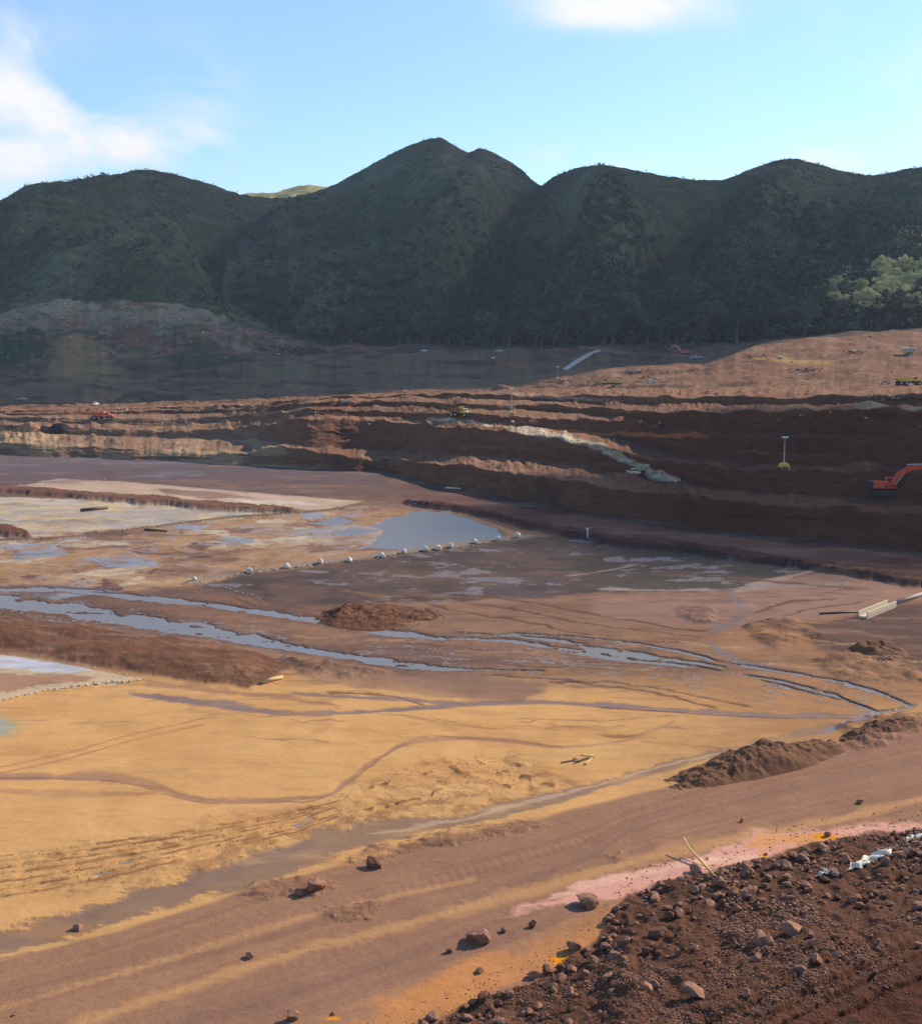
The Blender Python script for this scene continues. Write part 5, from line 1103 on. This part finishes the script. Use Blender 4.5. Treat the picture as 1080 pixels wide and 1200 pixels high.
# the wooded slopes behind
def canopy(name, npts, cond, size, nq, lsz, mats, label, seed, w=None):
    rg = np.random.default_rng(seed); idx = np.argwhere(cond); 
    ww = None
    if w is not None: ww = w[cond]; ww = ww/ww.sum()
    q = idx[rg.choice(len(idx), npts, p=ww)]; P = MV[q[:, 0], q[:, 1]]
    VV = []; FF = []; MI = []; n = 0
    for k in range(npts):
        r = size*rg.uniform(.55, 1.35); cs = np.array([[P[k, 0]+rg.normal()*r*.4, P[k, 1]+rg.normal()*r*.4, P[k, 2]+r*rg.uniform(.5, 1.5), r*.8] for _ in range(3)])
        V, Fq = leaf_quads(cs, lsz*r, nq, rg); VV.append(V); FF.append(Fq+n); n += len(V); MI.append(np.full(nq, rg.integers(0, len(mats))))
    me = mesh_np(name, np.concatenate(VV), np.concatenate(FF), False)
    for m in mats: me.materials.append(m)
    me.polygons.foreach_set("material_index", np.concatenate(MI).astype(np.int32)); o = link(name, me); o["kind"] = "stuff"; o["label"] = label
inx = (mPX > -40) & (mPX < 1120); rowi = np.arange(MV.shape[0])[:, None] + 0*mPX
front = inx & (rowi < NM) & (mPY > 270 + 30*q3) & (rowi > 2)
wgt = np.clip((mPX-250)/400, .08, 1)*np.clip((mPY-250)/110, .05, 1)**1.3
canopy("forest_canopy", 5600, front, 3.7, 32, .34, leaf, "dense dark tree canopy covering the lower mountain slopes", 701, wgt)
canopy("mountain_scrub", 5200, inx & (rowi < NM) & (rowi > 10) & (rowi < NM-5), 1.7, 13, .5, leaf, "low dark scrub dotted over the mountain slopes", 702, np.clip(.5+fbm(mPX/30, mPY/14, 3, 79)*2.2, .02, 2))
canopy("ridge_scrub", 380, inx & (rowi < NM+1) & (rowi > NM-4), 1.1, 12, .5, leaf, "low shrubs along the skyline of the mountains", 703)

# ------------------------------------------------------------------ haze
hm_, nt, b, N, L = newmat("haze_air")
N.remove(b); pv_ = N.new("ShaderNodeVolumePrincipled"); pv_.inputs["Color"].default_value = (.70, .80, 1, 1); pv_.inputs["Density"].default_value = HAZE_D
L.new(pv_.outputs[0], N["Material Output"].inputs["Volume"])
mb = MB(); mb.box((0, 2300, 250), (11000, 5400, 700)); o = mb.build("haze", hm_); o["kind"] = "stuff"; o["label"] = "thin bluish air between the camera and the mountains"


# ------------------------------------------------------------------ light, sky
SUN_AZ = R(35)      # towards +Y from +X (right, slightly behind the scene)
SUN_EL = R(31)
sdir = Vector((math.cos(SUN_EL)*math.cos(SUN_AZ), math.cos(SUN_EL)*math.sin(SUN_AZ), math.sin(SUN_EL)))
sl = bpy.data.lights.new("sun", 'SUN'); sl.energy = 5.0; sl.angle = R(.53); sl.color = (1, .86, .68)
so = bpy.data.objects.new("sun", sl); COL.objects.link(so); so.rotation_euler = sdir.to_track_quat('Z', 'Y').to_euler(); so.location = (200, 100, 300)

# cloud slabs added out of view, outlines cut to shade mountains and pit wall
def shade_cloud_obj(name, inside, alt, step, x0, x1, y0, y1, thick, zref):
    # the cloud covers every spot p + k*sdir for ground spots where inside(p) holds
    xs = np.arange(x0, x1, step); ys = np.arange(y0, y1, step); XX, YY = np.meshgrid(xs, ys)
    m = inside(XX, YY)
    k = (alt-zref)/sdir.z
    Xs = XX + k*sdir.x; Ys = YY + k*sdir.y
    nr, nc = XX.shape; idx = np.arange(nr*nc).reshape(nr, nc)
    puff = fbm(Xs/220, Ys/220, 4, 501); puff2 = fbm(Xs/90, Ys/90, 3, 502)
    # thickness fades to the rim
    mm = m.astype(float)
    for _ in range(8):
        p = np.pad(mm, 1, mode='edge'); mm = (p[:-2, 1:-1]+p[2:, 1:-1]+p[1:-1, :-2]+p[1:-1, 2:]+mm)/5*m
    top = alt + thick*mm*(1+.6*puff+.3*puff2); bot = alt - .25*thick*mm*(1+.5*puff2) - 1
    Vt = np.stack([Xs, Ys, top], -1).reshape(-1, 3); Vb = np.stack([Xs, Ys, bot], -1).reshape(-1, 3)
    keep = m[:-1, :-1] & m[1:, :-1] & m[:-1, 1:] & m[1:, 1:]
    gf = grid_faces(nr, nc); ft = gf[keep]; fb = ft[:, ::-1] + nr*nc
    # rim walls
    kp = np.pad(keep, 1); sides = []
    for (di, dj, a, b2) in ((-1, 0, 1, 0), (1, 0, 3, 2), (0, -1, 0, 3), (0, 1, 2, 1)):
        e = kp[1:-1, 1:-1] & ~kp[1+di:kp.shape[0]-1+di, 1+dj:kp.shape[1]-1+dj]
        q = gf[e]
        if len(q): sides.append(np.stack([q[:, a], q[:, b2], q[:, b2]+nr*nc, q[:, a]+nr*nc], -1))
    Fa = np.concatenate([ft, fb]+sides); VV = np.concatenate([Vt, Vb])
    used, inv = np.unique(Fa, return_inverse=True)
    me = mesh_np(name, VV[used], inv.reshape(-1, 4)); me.materials.append(shade_cloudm)
    o = link(name, me); o["kind"] = "structure"; return o
shade_cloudm = simple("shade_cloud_white", (.85, .85, .86), .9, .1, .04, .01)
nt = shade_cloudm.node_tree; mxs = nt.nodes.new("ShaderNodeMixShader"); trn = nt.nodes.new("ShaderNodeBsdfTransparent"); mxs.inputs[0].default_value = .13     # added cloud slab passes some sun, to show relief in its shade
nt.links.new(nt.nodes["Principled BSDF"].outputs[0], mxs.inputs[1]); nt.links.new(trn.outputs[0], mxs.inputs[2]); nt.links.new(mxs.outputs[0], nt.nodes["Material Output"].inputs["Surface"])
# (the sun crosses an upper and a lower skin, so about a third of one skin's share each is lost)
mxs.inputs[0].default_value = .34
YKn = lines[12][1]      # depth of the lit plateau's far edge per column
Kx = (Xc-CX)/F
def in_far(X, Y):
    a = X/np.maximum(Y, 1)
    edge = np.interp(a, Kx, YKn) + 14
    m = (Y > edge) & (Y < 2350)
    hole = np.hypot((X-254)/62, (Y-815)/175) < 1  # opening cut so sun reaches the right-hand trees
    return m & ~hole & (X > -1500) & (X < 1500)
shade_cloud_obj("shade_cloud", in_far, 1100, 14, -1500, 1500, 560, 2400, 26, 26)
def in_pit(X, Y):
    a = X/np.maximum(Y, 1)
    farb = np.interp(a, Kx, np.where(Xc > 790, lines[7][1] - 5, np.where(Xc > 740, lines[5][1] - 2, lines[3][1] - 2)))
    return (Y > np.interp(a, [.02, .1, .2, .36], [256, 236, 212, 200])) & (Y < farb) & (a > .04) & (a < .9)
shade_cloud_obj("shade_cloud", in_pit, 1000, 5, 0, 260, 170, 300, 10, 8)  # second unseen slab, added to darken the pit wall

world = bpy.data.worlds.new("World"); sc.world = world; world.use_nodes = True
nt = world.node_tree; N = nt.nodes; L = nt.links; bg = N["Background"]
sky = N.new("ShaderNodeTexSky"); sky.sky_type = 'NISHITA'; sky.sun_disc = False
sky.sun_elevation = SUN_EL; sky.sun_rotation = math.pi/2 - SUN_AZ; sky.altitude = 200; sky.air_density = 1.0; sky.dust_density = .3; sky.ozone_density = 1.5
tc = N.new("ShaderNodeTexCoord")
tint = N.new("ShaderNodeMix"); tint.data_type = 'RGBA'; tint.blend_type = 'MULTIPLY'; tint.inputs[0].default_value = 1; tint.inputs[7].default_value = (1.14, 1.32, 1.52, 1)
L.new(sky.outputs[0], tint.inputs[6])
def dirn(px, py):
    rx, ry, rz = ray(px, py); v = Vector((float(rx), float(ry), float(rz))); return v.normalized()
# clouds as soft noisy masses at fixed directions of the sky
acc = None
nz = N.new("ShaderNodeTexNoise"); nz.inputs["Scale"].default_value = 9; nz.inputs["Detail"].default_value = 7; nz.inputs["Roughness"].default_value = .58; nz.inputs["Distortion"].default_value = .35
mpn = N.new("ShaderNodeMapping"); mpn.inputs["Scale"].default_value = (1, 1, 1.9); L.new(tc.outputs["Generated"], mpn.inputs[0]); L.new(mpn.outputs[0], nz.inputs["Vector"])
def M(op, a, b=None, c=None, clamp=False):
    n = N.new("ShaderNodeMath"); n.operation = op; n.use_clamp = clamp
    for i, q in enumerate((a, b, c)):
        if q is None: continue
        if isinstance(q, (int, float)): n.inputs[i].default_value = q
        else: L.new(q, n.inputs[i])
    return n.outputs[0]
def blob(px, py, rx, ry, amp):
    d = dirn(px, py); right = Vector((1, 0, 0)); up = d.cross(right).normalized()*-1
    vs = N.new("ShaderNodeVectorMath"); vs.operation = 'SUBTRACT'; L.new(tc.outputs["Generated"], vs.inputs[0]); vs.inputs[1].default_value = d
    def dot(v, r):
        n = N.new("ShaderNodeVectorMath"); n.operation = 'DOT_PRODUCT'; L.new(vs.outputs[0], n.inputs[0]); n.inputs[1].default_value = v*(F/r); return n.outputs["Value"]
    a = dot(right, rx); b = dot(up, ry); r2 = M('ADD', M('MULTIPLY', a, a), M('MULTIPLY', b, b))
    return M('MULTIPLY', M('POWER', 2.718, M('MULTIPLY', r2, -1.0)), amp)
for bl in [(100, 160, 70, 26, .95), (40, 120, 45, 30, .6), (20, 70, 24, 50, .5), (150, 172, 40, 20, .6), (80, 185, 80, 18, .55), (235, 110, 45, 45, .33), (240, 165, 40, 25, .3), (755, 2, 95, 20, 1.0), (700, 22, 55, 12, .45), (745, 195, 50, 10, .4), (680, 182, 50, 14, .3), (950, 185, 18, 12, .4), (990, 188, 20, 12, .45), (20, 205, 70, 22, .4), (-400, 100, 260, 90, .8), (1500, 60, 300, 80, .7)]:
    v = blob(*bl); acc = v if acc is None else M('ADD', acc, v)
nn = N.new("ShaderNodeMapRange"); nn.inputs[1].default_value = .32; nn.inputs[2].default_value = .68; L.new(nz.outputs["Fac"], nn.inputs[0])
gate = M('MULTIPLY', acc, 2.2, clamp=True); cm = M('ADD', M('MULTIPLY', acc, .85), M('MULTIPLY', M('MULTIPLY', M('SUBTRACT', nn.outputs[0], .55), 1.3), gate)); cm = M('MULTIPLY', cm, 1.0, clamp=True)
mixn = N.new("ShaderNodeMix"); mixn.data_type = 'RGBA'; L.new(cm, mixn.inputs[0]); L.new(tint.outputs[2], mixn.inputs[6]); mixn.inputs[7].default_value = (7.7, 7.7, 7.7, 1)
L.new(mixn.outputs[2], bg.inputs["Color"]); bg.inputs["Strength"].default_value = .094

vs = sc.view_settings; sc.display_settings.display_device = 'sRGB'
vs.view_transform = 'Standard'; vs.look = 'None'; vs.exposure = .58; vs.gamma = 1
sc.render.engine = 'CYCLES'
